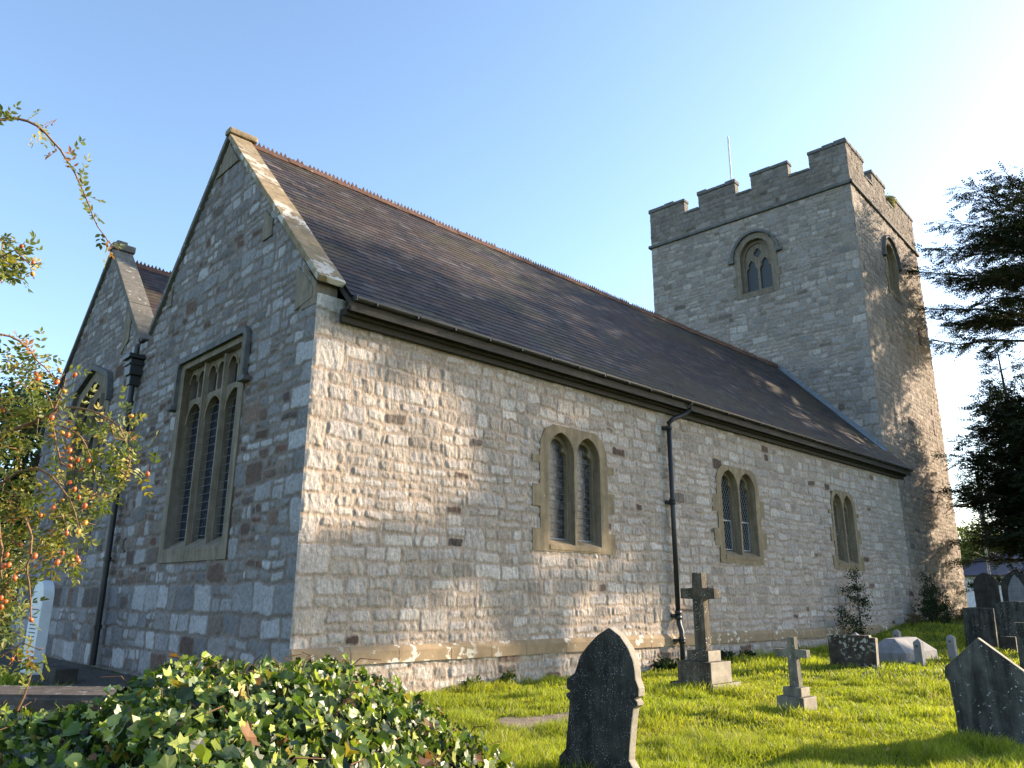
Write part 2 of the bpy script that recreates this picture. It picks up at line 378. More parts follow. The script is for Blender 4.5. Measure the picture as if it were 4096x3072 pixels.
church = empty('church', (0, 0, 0), 'old grey rubble-stone church with slate roof and square battlemented tower', 'church')
NW = 26.95     # nave wall length
LIME = [(.43, .375, .33), (.39, .34, .295), (.46, .405, .37), (.355, .305, .265), (.42, .375, .35), (.49, .445, .41)]
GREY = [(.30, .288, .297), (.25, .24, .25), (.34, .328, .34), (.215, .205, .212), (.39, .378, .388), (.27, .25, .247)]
BRN = [(.12, .082, .068), (.16, .112, .09), (.165, .135, .117), (.11, .09, .083)]
wins = {'A': (5.94, 7.69, 2.72, 5.23, 5.55, 8.06, 2.58, 5.38, 4.72), 'B': (13.08, 14.98, 2.78, 5.2, 12.72, 15.32, 2.56, 5.33, 4.68), 'C': (20.38, 22.02, 2.8, 5.2, 20.12, 22.34, 2.58, 5.33, 4.68)}
layS = masonry(NW+.6, 7.6, 11, hb=(.32, .58), ws=(.4, 1.4), rows=(.30, .66), sw=(.24, .72), quoin=(True, True)); Z0 = -.5
def fS(U, Vv): return wall_field(U, Vv-Z0, layS, LIME, dict(lo=.84, cols=BRN, prob=lambda a, b: np.where(b < 1.1, .10, .025), mortar=(.37, .30, .245)), seed=3, u_edges=(0,))
us = np.unique(np.concatenate([np.arange(0, 12, .02), np.arange(12, NW, .032), [NW]])); vs = np.arange(-.5, 6.82, .0235)
def mS(u, v):
    k = np.ones_like(u, bool)
    for a, b, c, d, *_ in wins.values(): k &= ~((u > a-.05) & (u < b+.05) & (v > c-.05) & (v < d+.05))
    return k
def offS(U, Vv): return np.where(Vv < .55, .045, 0.0)*sstep(U/.02)
side = wall_mesh('nave_wall', us, vs, Tside, fS, mS, M_WALL, church, off=offS)
side['label'] = 'long rubble side wall with sunlit and shaded stones'
# gable walls
layG = masonry(18.2, 13.2, 23, hb=(.30, .60), ws=(.3, 1.2), rows=(.40, .50), sw=(.16, .62), quoin=(True, True), big=2.1)
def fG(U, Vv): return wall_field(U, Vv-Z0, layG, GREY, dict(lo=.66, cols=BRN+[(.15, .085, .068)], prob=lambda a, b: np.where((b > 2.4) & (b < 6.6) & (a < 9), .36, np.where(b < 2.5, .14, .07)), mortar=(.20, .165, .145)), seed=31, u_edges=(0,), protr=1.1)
def g_top(u): return np.where(u < 8.35, np.minimum(11.98-1.09*np.abs(u-4.6), 99), np.where(u < 8.95, 7.9, 11.72-1.0*np.abs(u-12.66)))
us = np.unique(np.concatenate([np.arange(0, 9.2, .024), np.arange(9.2, 17.5, .034), [17.5]])); vs = np.arange(-.5, 12.1, .026)
GW1 = (2.78, 5.62, 2.55, 6.55); GW2 = (11.1, 13.85, 3.1, 7.55)
def mG(u, v):
    k = (v < g_top(u)+.02)
    for a, b, c, d in (GW1, GW2): k &= ~((u > a-.05) & (u < b+.05) & (v > c-.05) & (v < d+.05))
    return k
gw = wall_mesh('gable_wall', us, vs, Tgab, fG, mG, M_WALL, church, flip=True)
gw['label'] = 'twin-gabled end wall in blue shade, with brown stones among the grey'
# inner core: side/back walls so that nothing is hollow
mb = MB()
mb.box(.5, 26.9, .45, .55, -.5, 6.7); mb.box(.45, .55, .5, 17.2, -.5, 6.9)
mb.box(0, 26.5, 17.3, 17.48, -.5, 6.95)
for (y0, ym, y1, zt) in ((.4, 4.6, 8.8, 7.2), (9.0, 12.66, 17.0, 7.2)):
    mb.prism([(y0, 6.7), (ym, g_top(ym)-.3), (y1, 7.0)], .45, .55, lambda a, b, d: (d, a, b))
    mb.prism([(y0, -.5), (y0, 6.9), (ym, g_top(ym)-.35), (y1, 6.9), (y1, -.5)], 26.6, 26.75, lambda a, b, d: (d, a, b))
mb.build('inner_wall', M_DARKH, church)
# plinth band
pl = MB(); x = 0.0; prnd = random.Random(4)
while x < NW:
    l = min(prnd.uniform(.9, 1.6), NW-x)
    dz = -.10*min(x, 18)/18
    pl.prism([(.012, .83), (.03, .825), (.095, .74), (.10, .545), (.0, .545)], x+.004, x+l-.004, lambda a, b, d, dz=dz: (d, -a, b+dz), bev=.006); x += l
pl.build('plinth', M_PLINTH, church)

# ------------------------------------------------------------------ windows
def arch(a, b, v0, vs, va, n=12, round_=False):
    """pointed arch opening outline a..b"""
    c = (a+b)/2; hw = (b-a)/2; pts = [(a, v0), (b, v0)]
    rise = va-vs
    if round_:
        for i in range(n*2+1): t = math.pi*i/(2*n); pts.append((c+hw*math.cos(t), vs+rise*math.sin(t)))
    else:
        Rr = (hw*hw+rise*rise)/(2*hw); 
        t1 = math.asin(min(1, rise/Rr))
        right = [(b-Rr+Rr*math.cos(t1*i/n), vs+Rr*math.sin(t1*i/n)) for i in range(n+1)]
        pts += right + [(2*c-x, y) for x, y in right[::-1][1:]]
    return pts
def cusped(a, b, v0, vs, va, n=12, dep=.12):
    """arch with two cusps (trefoil head)"""
    pts = arch(a, b, v0, vs, va, n); c = (a+b)/2; hw = (b-a)/2; out = []
    for (x, y) in pts:
        if y > vs-.01:
            t = (y-vs)/(va-vs); k = math.exp(-((t-.42)/.16)**2)*dep
            x2 = x + (c-x)/max(abs(c-x), .01)*k*1.0 if abs(x-c) > .02 else x
            out.append((x2, y-k*.25))
        else: out.append((x, y))
    return out
def toothed(a, b, v0, vt, t=.22, hgt=.42, seed=0, head=.35):
    """outline with alternating quoin blocks and rounded shoulders"""
    R_ = random.Random(seed); L = []; v = v0; k = seed % 2
    while v < vt-.75:
        off = t if k % 2 else 0; L += [(a-off, v), (a-off, min(v+hgt, vt-.75))]; v += hgt; k += 1
    Rr = []; v = v0; k = seed % 2
    while v < vt-.75:
        off = t if k % 2 else 0; Rr += [(b+off, v), (b+off, min(v+hgt, vt-.75))]; v += hgt; k += 1
    sh = [(b, vt-.75), (b-.02, vt-.4), (b-.17, vt-.14), (b-.42, vt), (a+.42, vt), (a+.17, vt-.14), (a+.02, vt-.4), (a, vt-.75)]
    pts = Rr + sh + L[::-1]
    out = [pts[0]]
    for p in pts[1:]:
        if abs(p[0]-out[-1][0])+abs(p[1]-out[-1][1]) > .001: out.append(p)
    return out
def lattice(a, b, v0, v1, step, T, d, wd=.006):
    mb_ = MB(); 
    L = (v1-v0); W = b-a; k = 1.55
    def seg(p, q):
        mb_.tube([T(p[0], p[1], d), T(q[0], q[1], d)], wd, 4, False)
    c = a-L/k
    while c < b:
        for s in (1, -1):
            # lines u = c + t, v = v0 + k t (or mirrored)
            t0 = max(0, a-c); t1 = min(L/k, b-c)
            if t1 > t0:
                p = (c+t0, v0+k*t0); q = (c+t1, v0+k*t1)
                if s < 0: p = (a+b-p[0], p[1]); q = (a+b-q[0], q[1])
                seg(p, q)
        c += step
    return mb_
def side_window(w, key, lab, kind):
    a, b, v0, va, oa, ob, ov0, ov1, vs_ = w; T = V3(Tside); mu = (a+b)/2; mw = .09
    holes = [arch(a, mu-mw/2, v0, vs_, va), arch(mu+mw/2, b, v0, vs_, va)]
    me = plate_mesh(toothed(oa+.10, ob-.10, ov0, ov1, .24, .47, key), holes, -.16, .034, T)
    holes2 = [cusped(a+.07, mu-mw/2-.05, v0, vs_, va-.12), cusped(mu+mw/2+.05, b-.07, v0, vs_, va-.12)]
    me2 = plate_mesh([(a-.05, v0-.04), (b+.05, v0-.04), (b+.05, va+.1), (a-.05, va+.1)], holes2, -.27, -.162, T)
    t = MB(); t.prism([(-.26, v0+.16), (.05, v0+.0), (.05, v0-.10), (-.26, v0-.10)], a+.004, b-.004, lambda p, q, d: (d, -p, q))
    tm = bpy.data.meshes.new('t'); t.bm.to_mesh(tm)
    o = link('window', join_meshes([me, me2, tm]), M_DRESS, church); o['label'] = lab
    for (x0, x1) in ((a, mu-mw/2), (mu+mw/2, b)):
        MB().box(x0, x1, v0-.02, va+.02, -.262, -.252, T).build('glass', M_STAIN if kind == 'stain' else M_GLASS, o)
        if kind != 'stain':
            lattice(x0+.02, x1-.02, v0+.17, va-.2, .115, T, -.245).build('leading', M_CAME, o)
            f = MB(); zz = v0+1.0
            f.box(x0+.05, x1-.05, zz-.02, zz+.02, -.25, -.22, T)
            if kind == 'casement':
                f.box(x0+.06, x0+.09, v0+.17, zz, -.25, -.22, T); f.box(x1-.09, x1-.06, v0+.17, zz, -.25, -.22, T); f.box(x0+.06, x1-.06, v0+.17, v0+.2, -.25, -.22, T)
            f.build('casement_bar', M_ALU, o)
        else:
            f = MB(); f.box(x0+.03, x1-.03, v0+.14, v0+.17, -.25, -.215, T)
            k = v0+.35
            while k < va-.5: f.tube([T(x0, k, -.2), T(x1, k, -.2)], .004, 4); k += .16
            for k in (v0+.3, v0+.95, v0+1.6): f.tube([T(x1-.05, k, -.2), T(x1-.05, k, -.16)], .016, 6)
            f.build('wire_guard', M_CAME, o)
side_window(wins['A'], 1, 'two-light pointed window with stained glass, nearest on the side wall', 'stain')
side_window(wins['B'], 0, 'two-light pointed window with diamond panes, middle of the side wall', 'casement')
side_window(wins['C'], 1, 'two-light pointed window with diamond panes, farthest along the side wall', 'plain')
# gable window 1: square head, three lights, six small panels
T = V3(Tgab)
def gable_window():
    a, b, v0, v1 = GW1; n = 3; mw = .13; lw = (b-a-mw*(n-1))/n
    outer = toothed(a-.24, b+.24, 2.28, 6.78, .1, .5, 0); outer = [(a-.24, 2.28), (b+.24, 2.28), (b+.24, 6.72), (a-.24, 6.72)]
    me = plate_mesh(outer, [[(a, v0), (b, v0), (b, v1), (a, v1)]], -.12, .045, T)
    holes = []
    for i in range(n):
        x0 = a+.03+i*(lw+mw); x1 = x0+lw-.06
        holes.append(arch(x0, x1, v0+.1, 5.28, 5.72, 8))
        for j in range(2):
            y0 = x0+j*(x1-x0+mw)/2-.03; y1 = y0+(x1-x0)/2-.005
            holes.append(arch(y0, y1, 5.86 if False else 5.84, 6.22, 6.44, 6))
    me2 = plate_mesh([(a-.04, v0-.03), (b+.04, v0-.03), (b+.04, v1+.03), (a-.04, v1+.03)], holes, -.26, -.122, T)
    t = MB()
    for i in range(1, n):
        x = a+i*(lw+mw)-mw/2; t.prism([(x-mw/2, -.125), (x-.03, -.03), (x+.03, -.03), (x+mw/2, -.125)], v0+.02, v1-.02, lambda p, q, d: T(p, d, q))
    t.prism([(-.26, v0+.2), (.05, v0-.02), (.05, v0-.08), (-.26, v0-.08)], a+.004, b-.004, lambda p, q, d: (-p, d, q))
    tm = bpy.data.meshes.new('t'); t.bm.to_mesh(tm)
    o = link('window', join_meshes([me, me2, tm]), M_DRESS_G, church); o['label'] = 'tall square-headed three-light window in the near gable'
    arcs = MB()
    for hpts in holes:
        top = hpts[2:]; arcs.tube([T(x, y, -.105) for x, y in top], .018, 5)
    arcs.build('tracery', M_DRESS, o)
    MB().box(a, b, v0, v1, -.3, -.265, T).build('glass', M_BLUEG, o)
    hd = MB(); hw = .16
    O = [(a-.35, 5.72), (a-.35, 6.62), (a-.23, 6.82), (b+.23, 6.82), (b+.35, 6.62), (b+.35, 5.72)]
    I = [(b+.24, 5.72), (b+.24, 6.6), (b+.16, 6.70), (a-.16, 6.70), (a-.24, 6.6), (a-.24, 5.72)]
    hd.prism(O+I, .02, .13, T, bev=.02)
    hd.prism([(a-.5, 5.64), (a-.22, 5.64), (a-.22, 5.74), (a-.5, 5.74)], .02, .18, T, bev=.01)
    hd.prism([(b+.5, 5.64), (b+.22, 5.64), (b+.22, 5.74), (b+.5, 5.74)], .02, .18, T, bev=.01)
    hd.build('hood_mould', M_TCOPE, o)
    wg = MB(); k = v0+.25
    while k < 5.6: wg.tube([T(a+.02, k, -.17), T(b-.02, k+.0, -.17)], .004, 4); k += .17
    for i in range(n):
        for k in (3.5, 4.4): wg.tube([T(a+i*(lw+mw)+.02, k, -.19), T(a+i*(lw+mw)+.02, k, -.1)], .02, 6)
    wg.build('wire_guard', M_CAME, o)
gable_window()
def gable_window2():
    a, b, v0, v1 = GW2; n = 3; mw = .13; lw = (b-a-mw*(n-1))/n; c = (a+b)/2
    me = plate_mesh([(a-.26, 2.8), (b+.26, 2.8), (b+.26, 6.9), (b+.05, 7.4), (c, 7.95), (a-.05, 7.4), (a-.26, 6.9)],
                    [[(a, v0), (b, v0), (b, 6.75), (b-.25, 7.15), (c, 7.62), (a+.25, 7.15), (a, 6.75)]], -.12, .045, T)
    holes = []
    for i in range(n):
        x0 = a+.03+i*(lw+mw); x1 = x0+lw-.06; hh = .35 if i == 1 else 0
        holes.append(arch(x0, x1, v0+.1, 5.6, 6.05, 8)); holes.append(arch(x0+.05, x1-.05, 6.2, 6.5+hh, 6.8+hh, 8))
    me2 = plate_mesh([(a-.04, v0-.03), (b+.04, v0-.03), (b+.04, 6.8), (c, 7.66), (a-.04, 6.8)], holes, -.26, -.122, T)
    t = MB()
    for i in range(1, n):
        x = a+i*(lw+mw)-mw/2; t.prism([(x-mw/2, -.125), (x-.03, -.03), (x+.03, -.03), (x+mw/2, -.125)], v0+.02, 7.2, lambda p, q, d: T(p, d, q))
    t.prism([(-.26, v0+.2), (.05, v0-.02), (.05, v0-.08), (-.26, v0-.08)], a+.004, b-.004, lambda p, q, d: (-p, d, q))
    tm = bpy.data.meshes.new('t'); t.bm.to_mesh(tm)
    o = link('window', join_meshes([me, me2, tm]), M_DRESS_G, church); o['label'] = 'tall three-light window with low pointed head in the far gable, behind the rose'
    MB().box(a, b, v0, 7.6, -.3, -.265, T).build('glass', M_GLASS, o)
    hd = MB(); O = [(a-.38, 6.75), (a-.36, 7.05), (a-.1, 7.6), (c, 8.12), (b+.1, 7.6), (b+.36, 7.05), (b+.38, 6.75)]
    I = [(b+.24, 6.75), (b+.23, 7.0), (b+.0, 7.5), (c, 7.97), (a-.0, 7.5), (a-.23, 7.0), (a-.24, 6.75)]
    hd.prism(O+I, .02, .17, T, bev=.012); hd.build('hood_mould', M_TCOPE, o)
gable_window2()
v = MB()
for k in range(5): v.box(8.14, 8.34, 2.66+k*.05, 2.685+k*.05, .03, .06, T)
v.box(8.1, 8.38, 2.6, 2.92, 0, .035, T); v.build('air_vent', M_IRON, church)

# ------------------------------------------------------------------ roofs
RZ, RE, RY = 12.08, 6.78, 4.6      # ridge z, eave z, ridge y
def slates(name, O, A, B, La, Lb, mat, parent, ex=.2, w=.37, th=.003, seed=0, lim=None, crop=None):
    """O origin at eave, A unit along, B unit up slope"""
    rg = np.random.default_rng(seed); O = np.array(O, float); A = np.array(A, float); B = np.array(B, float); Nn = np.cross(A, B)
    if Nn[2] < 0: Nn = -Nn
    Vs = []; Fs = []; Cs = []; pal = np.array([(.036, .031, .034), (.045, .037, .039), (.030, .028, .032), (.055, .043, .040), (.042, .034, .032), (.062, .056, .058)])
    rows = int(Lb/ex)+1
    for r in range(rows):
        b0 = r*ex-.03; b1 = min((r+1)*ex+.06, Lb+.02)
        if lim: a_lo, a_hi = lim(b0+.1)
        else: a_lo, a_hi = 0, La
        a = a_lo - (w/2 if r % 2 else 0)
        while a < a_hi:
            ww = w; x0 = max(a, a_lo)+.0005; x1 = min(a+ww, a_hi)-.0005
            if x1-x0 > .03:
                j = rg.normal(0, .005); tl = rg.normal(0, .0012); base = .019
                q = [(x0, b0+j, base+tl), (x1, b0+j+rg.normal(0, .004), base-tl), (x1, b1, .004-tl), (x0, b1, .004+tl)]
                i = len(Vs)*1
                n0 = 8*len(Vs)
                P = [O+A*s+B*t+Nn*h for s, t, h in q]+[O+A*s+B*t+Nn*(h-th) for s, t, h in q]
                sg_ = .04*math.sin(math.pi*min(1, max(0, x0/26.5)))+.02*float(fbm(np.array(x0*.25), np.array(b0*.3), 8, 2)); P = [p_-np.array([0, 0, sg_]) for p_ in P]
                Vs.append(P); Fs += [(n0, n0+1, n0+2, n0+3), (n0, n0+4, n0+5, n0+1), (n0+1, n0+5, n0+6, n0+2), (n0+3, n0+7, n0+4, n0)]
                c = pal[rg.integers(0, len(pal))]*rg.uniform(.68, 1.35); ms_ = float(np.clip((fbm(np.array(x0*.5), np.array(b0*1.2), seed+5, 3)-.52)*4, 0, .7)); c = c*(1-ms_)+np.array((.062, .056, .034))*ms_
                if rg.random() < .005: c = c*1.9
                Cs += [c]*8
            a += ww
        # solid bed under the row
    o = mesh_np(name, np.concatenate([np.array(v) for v in Vs]), Fs, mat, parent, np.array(Cs)); return o
slope = math.hypot(RY+.42, RZ-RE); Bv = np.array([0, RY+.42, RZ-RE])/slope
xf = lambda y: 27.07-.0682*(y-.46)
def limS(b):
    y = -.42+Bv[1]*b
    return (.42, 27.42 if y < .5 else xf(y)+.05)
roof = slates('roof', (0, -.42, RE), (1, 0, 0), Bv, 27, slope, M_SLATE, church, seed=2, lim=limS); roof['label'] = 'long dark slate roof slope facing the graves'
z8 = RZ-(RZ-RE)/(RY+.42)*(8.55-RY); Bn = np.array([0, RY-8.55, RZ-z8]); sn = np.linalg.norm(Bn); Bn /= sn
o = slates('rear_roof_slope', (0, 8.55, z8), (1, 0, 0), Bn, 26.6, sn, M_SLATE, church, seed=3, lim=lambda b: (.42, 26.5))
G2R = (12.66, 11.8)
Bq = np.array([0, 12.66-8.75, 11.6-7.7]); sq = np.linalg.norm(Bq); Bq /= sq
o = slates('roof', (0, 8.75, 7.7), (1, 0, 0), Bq, 26, sq, M_SLATE, church, seed=4, lim=lambda b: (.42, 26.3)); o['label'] = 'slate slope of the second, rear roof seen through the valley'
Bq2 = np.array([0, 12.66-17.75, 11.6-6.7]); s2 = np.linalg.norm(Bq2); Bq2 /= s2
slates('rear_roof_slope', (0, 17.75, 6.7), (1, 0, 0), Bq2, 26, s2, M_SLATE, church, seed=5, lim=lambda b: (.42, 26.3))
# roof deck under the slates
dk = MB()
dk.prism([(-.42, RE-.10), (RY, RZ-.10), (8.55, z8-.10), (8.55, z8-.2), (RY, RZ-.22), (-.40, RE-.2)], .42, 26.35, lambda a, b, d: (d, a, b))
dk.prism([(-.42, RE-.06), (.46, RE-.06+.88*(RZ-RE)/(RY+.42)), (.46, RE-.14+.88*(RZ-RE)/(RY+.42)), (-.40, RE-.12)], 26.35, 27.40, lambda a, b, d: (d, a, b))
dk.prism([(8.7, 7.54), (12.66, 11.48), (17.75, 6.6), (17.75, 6.5), (12.66, 11.36), (8.7, 7.44)], .42, 26.3, lambda a, b, d: (d, a, b))
dk.box(.3, 26.3, 8.3, 9.0, 7.45, 7.7)
dk.build('roof_deck', M_WOODD, church)
ev = MB(); ev.box(.46, 27.3, -.13, -.03, 6.36, 6.55); ev.box(.46, 27.3, -.24, -.13, 6.47, 6.55); ev.box(.46, 27.36, -.36, -.03, 6.55, 6.6); ev.box(.46, 27.38, -.40, -.36, 6.5, 6.74); ev.build('eaves_board', M_WOODD, church)
# gutter
gt = MB(); prof = [(-.40-.065+.065*math.cos(t), 6.74+.0+.075*-math.sin(t)) for t in np.linspace(0, math.pi, 9)]
prof = prof + [(p[0]*1.0+(.008 if p[0] < -.465 else -.008), p[1]+.008) for p in prof[::-1]]
gt.prism(prof, .5, 27.3, lambda a, b, d: (d, a, b))
gt.box(.48, .5, -.53, -.40, 6.66, 6.76)
for k in range(29): gt.box(.9+k*.92, .93+k*.92, -.545, -.38, 6.655, 6.70)
for k in range(14): gt.prism([(p[0]+(-.006 if p[0] < -.465 else .006), p[1]-.008) for p in prof], 1.9+k*1.84, 1.98+k*1.84, lambda a, b, d: (d, a, b))
gt.build('gutter', M_IRON, church)
# ridge tiles with crest
def ridge(name, x0, x1, y, z, seed):   # one run of ridge tiles with a saw-tooth crest
    rd = random.Random(seed); m = MB(); x = x0
    while x < x1:
        l = .46; dz = rd.uniform(-.012, .012)-.04*math.sin(math.pi*min(1, x/26.5))
        m.prism([(y-.17, z-.15), (y-.02, z+.03), (y+.02, z+.03), (y+.17, z-.15), (y+.15, z-.17), (y, z-.0), (y-.15, z-.17)], x+.003, min(x+l-.003, x1), lambda a, b, d, dz=dz: (d, a, b+dz))
        t = l/4
        pts = [(x+.004, z+.02)]
        for k in range(4):
            hh = .105*rd.uniform(.8, 1.05) if rd.random() > .04 else .03
            pts += [(x+k*t+.01, z+.045), (x+(k+.5)*t, z+.045+hh), (x+(k+1)*t-.012, z+.045)]
        pts += [(min(x+l-.004, 1e9), z+.02)]
        m.prism(pts, y-.012, y+.012, lambda a, b, d, dz=dz: (a, d, b+dz))
        x += l
    return m.build(name, M_TERRA, church)
ridge('ridge_tiles', .5, 26.7, RY, RZ+.03, 1)
ridge('ridge_tiles', .5, 26.2, 12.66, 11.6, 2)
# lead flashing at tower
fl = MB(); y = -.0
y0, y1 = .3, 4.6
def rp(y, x, h): return (x, y, RE+(y+.42)*(RZ-RE)/(RY+.42)+h)
b_ = bmesh.new(); q = [b_.verts.new(rp(yy, xx, hh)) for yy, xx, hh in ((y0, xf(y0)-.42, .045), (y0, xf(y0)+.0, .06), (y1, xf(y1)+.0, .06), (y1, xf(y1)-.42, .045))]
q2 = [b_.verts.new(v.co+Vector((0, 0, -.03))) for v in q]
b_.faces.new(q); b_.faces.new(q2[::-1])
for i in range(4): b_.faces.new((q[i], q2[i], q2[(i+1) % 4], q[(i+1) % 4]))
fl.add(b_); fl.prism([(y0, rp(y0, 0, .05)[2]), (y1, rp(y1, 0, .05)[2]), (y1, rp(y1, 0, .2)[2]), (y0, rp(y0, 0, .2)[2])], -.06, -.035, lambda a, b, d: (xf(a)+d, a, b))
fl.build('lead_flashing', M_LEAD, church)
# gable copings
def coping(name, y0, z0, y1, z1, x0, x1, th, mat, seed, n=8):
    rd = random.Random(seed); m = MB(); L = math.hypot(y1-y0, z1-z0); dy, dz = (y1-y0)/L, (z1-z0)/L
    ny, nz = -dz, dy
    if nz < 0: ny, nz = -ny, -nz
    s = 0
    while s < L-.01:
        l = min(L/n*rd.uniform(.9, 1.1), L-s); j = rd.uniform(-.006, .006)
        def TT(a, b, c, s=s, j=j): return (b, y0+dy*a+ny*(c+j), z0+dz*a+nz*(c+j))
        m.box(s+.003, s+l-.003, x0, x1, 0, th, TT, bev=.012); s += l
    return m.build(name, mat, church)
coping('coping', -.12, 6.98, 4.6, 12.02, -.10, .44, .12, M_COPE, 1).__setitem__('label', 'lichen-patched sloping coping on the near gable')
coping('coping', 8.25, 8.0, 4.6, 12.02, -.10, .50, .14, M_COPE_D, 2)
coping('coping', 8.95, 7.98, 12.66, 11.78, -.10, .48, .14, M_COPE_D, 3).__setitem__('label', 'grey lichened coping sloping into the valley on the far gable')
coping('coping', 17.75, 6.7, 12.66, 11.78, -.10, .48, .14, M_COPE_D, 4)
m = MB(); m.box(-.13, .58, 4.45, 4.75, 12.12, 12.27, bev=.05); m.build('apex_stone', M_COPE, church)
m = MB(); m.box(-.13, .54, 12.45, 12.87, 11.85, 12.08, bev=.06); m.box(-.02, .3, 12.5, 12.8, 12.05, 12.18, bev=.05); m.build('apex_stone', M_COPE_D, church)
m = MB()
m.prism([(-.0, 6.6), (.0, 7.0), (.5, 7.5), (.5, 6.6)], -.032, .4, lambda a, b, d: (d, a+.003, b))
for (yy, zz, s) in ((.02, 7.05, 1), (1.45, 8.5, 1), (3.9, 11.1, 1), (7.9, 8.0, -1), (6.7, 9.4, -1)):
    pass
m.build('kneeler', M_DRESS_G, church)
for ps in ([(.12, 6.75), (.72, 6.65), (.74, 7.55), (.12, 6.96)], [(1.95, 8.6), (2.35, 8.6), (2.35, 9.3), (1.95, 8.95)], [(4.0, 11.2), (5.2, 11.2), (4.6, 11.9)], [(7.1, 8.5), (7.4, 8.5), (7.1, 9.0)], [(10.0, 8.3), (10.5, 8.0), (10.5, 9.4), (10.0, 8.9)]):
    m = MB(); m.prism(ps, 0, .042, T); m.build('kneeler_stone', M_DRESS_G, church)
# downpipes
dp = MB(); X0 = 10.45; yy = -.15
dp.tube([(X0+.62, -.46, 6.66), (X0+.62, -.44, 6.5), (X0+.5, -.36, 6.38), (X0+.12, -.2, 6.2), (X0, yy, 6.08), (X0, yy, 5.9)], .062, 12)
dp.tube([(X0, yy, 5.95), (X0, yy, 1.15)], .062, 14)
dp.tube([(X0, yy, 1.18), (X0, yy-.02, 1.0), (X0-.04, yy-.1, .84), (X0-.04, yy-.1, .6), (X0-.02, yy-.08, -.05)], .062, 12)
for z in (5.95, 4.05, 3.98, 1.28, 1.16, .66, .6): dp.tube([(X0 if z > .8 else X0-.04, yy if z > .8 else yy-.1, z-.045), (X0 if z > .8 else X0-.04, yy if z > .8 else yy-.1, z+.045)], .082, 14)
for z in (5.95, 4.0, 1.2): dp.box(X0-.14, X0+.14, -.1, -.01, z-.04, z+.04)
dp.box(X0-.19, X0+.1, -.2, -.08, .6, .66)
dp.build('downpipe', M_IRON, church, True)['label'] = 'black cast-iron downpipe between the first and second side windows'
dp = MB(); Y0 = 8.74; xx = -.17
dp.tube([(-.05, 8.75, 8.0), (xx, 8.74, 7.8), (xx, Y0, 7.4)], .07, 10)
dp.tube([(xx, Y0, 6.9), (xx, Y0, .05)], .075, 14)
for z in (6.3, 4.2, 2.45, .9): dp.tube([(xx, Y0, z-.05), (xx, Y0, z+.05)], .1, 14)
dp.box(xx-.24, .0, Y0-.27, Y0+.27, 7.42, 7.54, bev=.02); dp.box(xx-.16, .0, Y0-.19, Y0+.19, 7.0, 7.42, bev=.02); dp.box(xx-.11, 0, Y0-.12, Y0+.12, 6.75, 7.0, bev=.02)
dp.box(xx-.2, 0, Y0-.23, Y0+.23, 7.26, 7.3)
dp.build('downpipe', M_IRON, church)['label'] = 'black downpipe with square hopper head in the valley between the gables'

# ------------------------------------------------------------------ tower
tr_ = R(3.903); e = np.array([math.cos(tr_), math.sin(tr_), 0]); nn = np.array([-math.sin(tr_), math.cos(tr_), 0]); TP = np.array([27.07, .46, 0.0]); TW = 10.7
def TE(u, v, d): u = np.asarray(u, float)[..., None]; v = np.asarray(v, float)[..., None]; d = np.asarray(d, float)[..., None]; return TP+nn*u-e*d+np.array([0, 0, 1.])*v
def TS(u, v, d): u = np.asarray(u, float)[..., None]; v = np.asarray(v, float)[..., None]; d = np.asarray(d, float)[..., None]; return TP+e*u-nn*d+np.array([0, 0, 1.])*v
crE = [(1.75, 2.8), (4.72, 5.6), (7.7, 8.55)]; crS = [(2.43, 3.61), (5.78, 7.2)]
TG = [(.315, .298, .293), (.285, .272, .27), (.34, .322, .316), (.255, .245, .243), (.37, .35, .34), (.30, .272, .255)]
def tower_face(name, T_, crs, seed, flip, vlo, hole, lab, warm=1.0):
    lay = masonry(TW+.5, 23.6, seed, hb=(.32, .62), ws=(.35, 1.3), rows=(.40, .52), sw=(.24, .8), quoin=(True, True))
    pal = [tuple(np.array(c)*np.array((1.0+.05*warm, 1, 1-.06*warm))) for c in TG]
    def f(U, Vv):
        h, C = wall_field(U, Vv, lay, pal, dict(cols=[(.2, .17, .14), (.16, .14, .12)], prob=lambda a, b: .04+0*a, mortar=(.28, .23, .195)), seed=seed, protr=1.5, gapw=.014)
        st = sstep((Vv-20.25+(fbm(U/.5, Vv/2, seed+2, 3)-.5)*1.2)/.25)
        C = C*(1-.40*st[..., None]*(.6+.4*fbm(U/.3, Vv/.6, seed+3, 2))[..., None])
        return h, C
    us_ = np.append(np.arange(0, TW, .045), TW); vs_ = np.arange(vlo, 22.5, .045)
    def mk(u, v):
        k = v < 99
        for a, b in crs: k &= ~((u > a) & (u < b) & (v > 21.62))
        a, b, c, d = hole; k &= ~((u > a) & (u < b) & (v > c) & (v < d)); return k
    o = wall_mesh(name, us_, vs_, T_, f, mk, M_TOWER, church, flip=flip); o['label'] = lab; return o
tower_face('tower_wall', TE, crE, 41, True, 6.0, (3.95, 5.7, 16.1, 18.9), 'shaded tower face above the nave roof')
tower_face('tower_wall', TS, crS, 47, False, -.5, (4.2, 5.9, 16.2, 18.9), 'tower face lit by low sun through tree shadows', 2.0)
core = MB()
def TB(a, b, c): return tuple(TP+e*a+nn*b+np.array([0, 0, 1.])*c)
core.box(.4, TW-.4, .4, TW-.4, -.5, 20.6, TB)
core.box(TW-.39, TW, .03, TW, -.5, 20.6, TB); core.box(.03, TW-.39, TW-.39, TW, -.5, 20.6, TB)
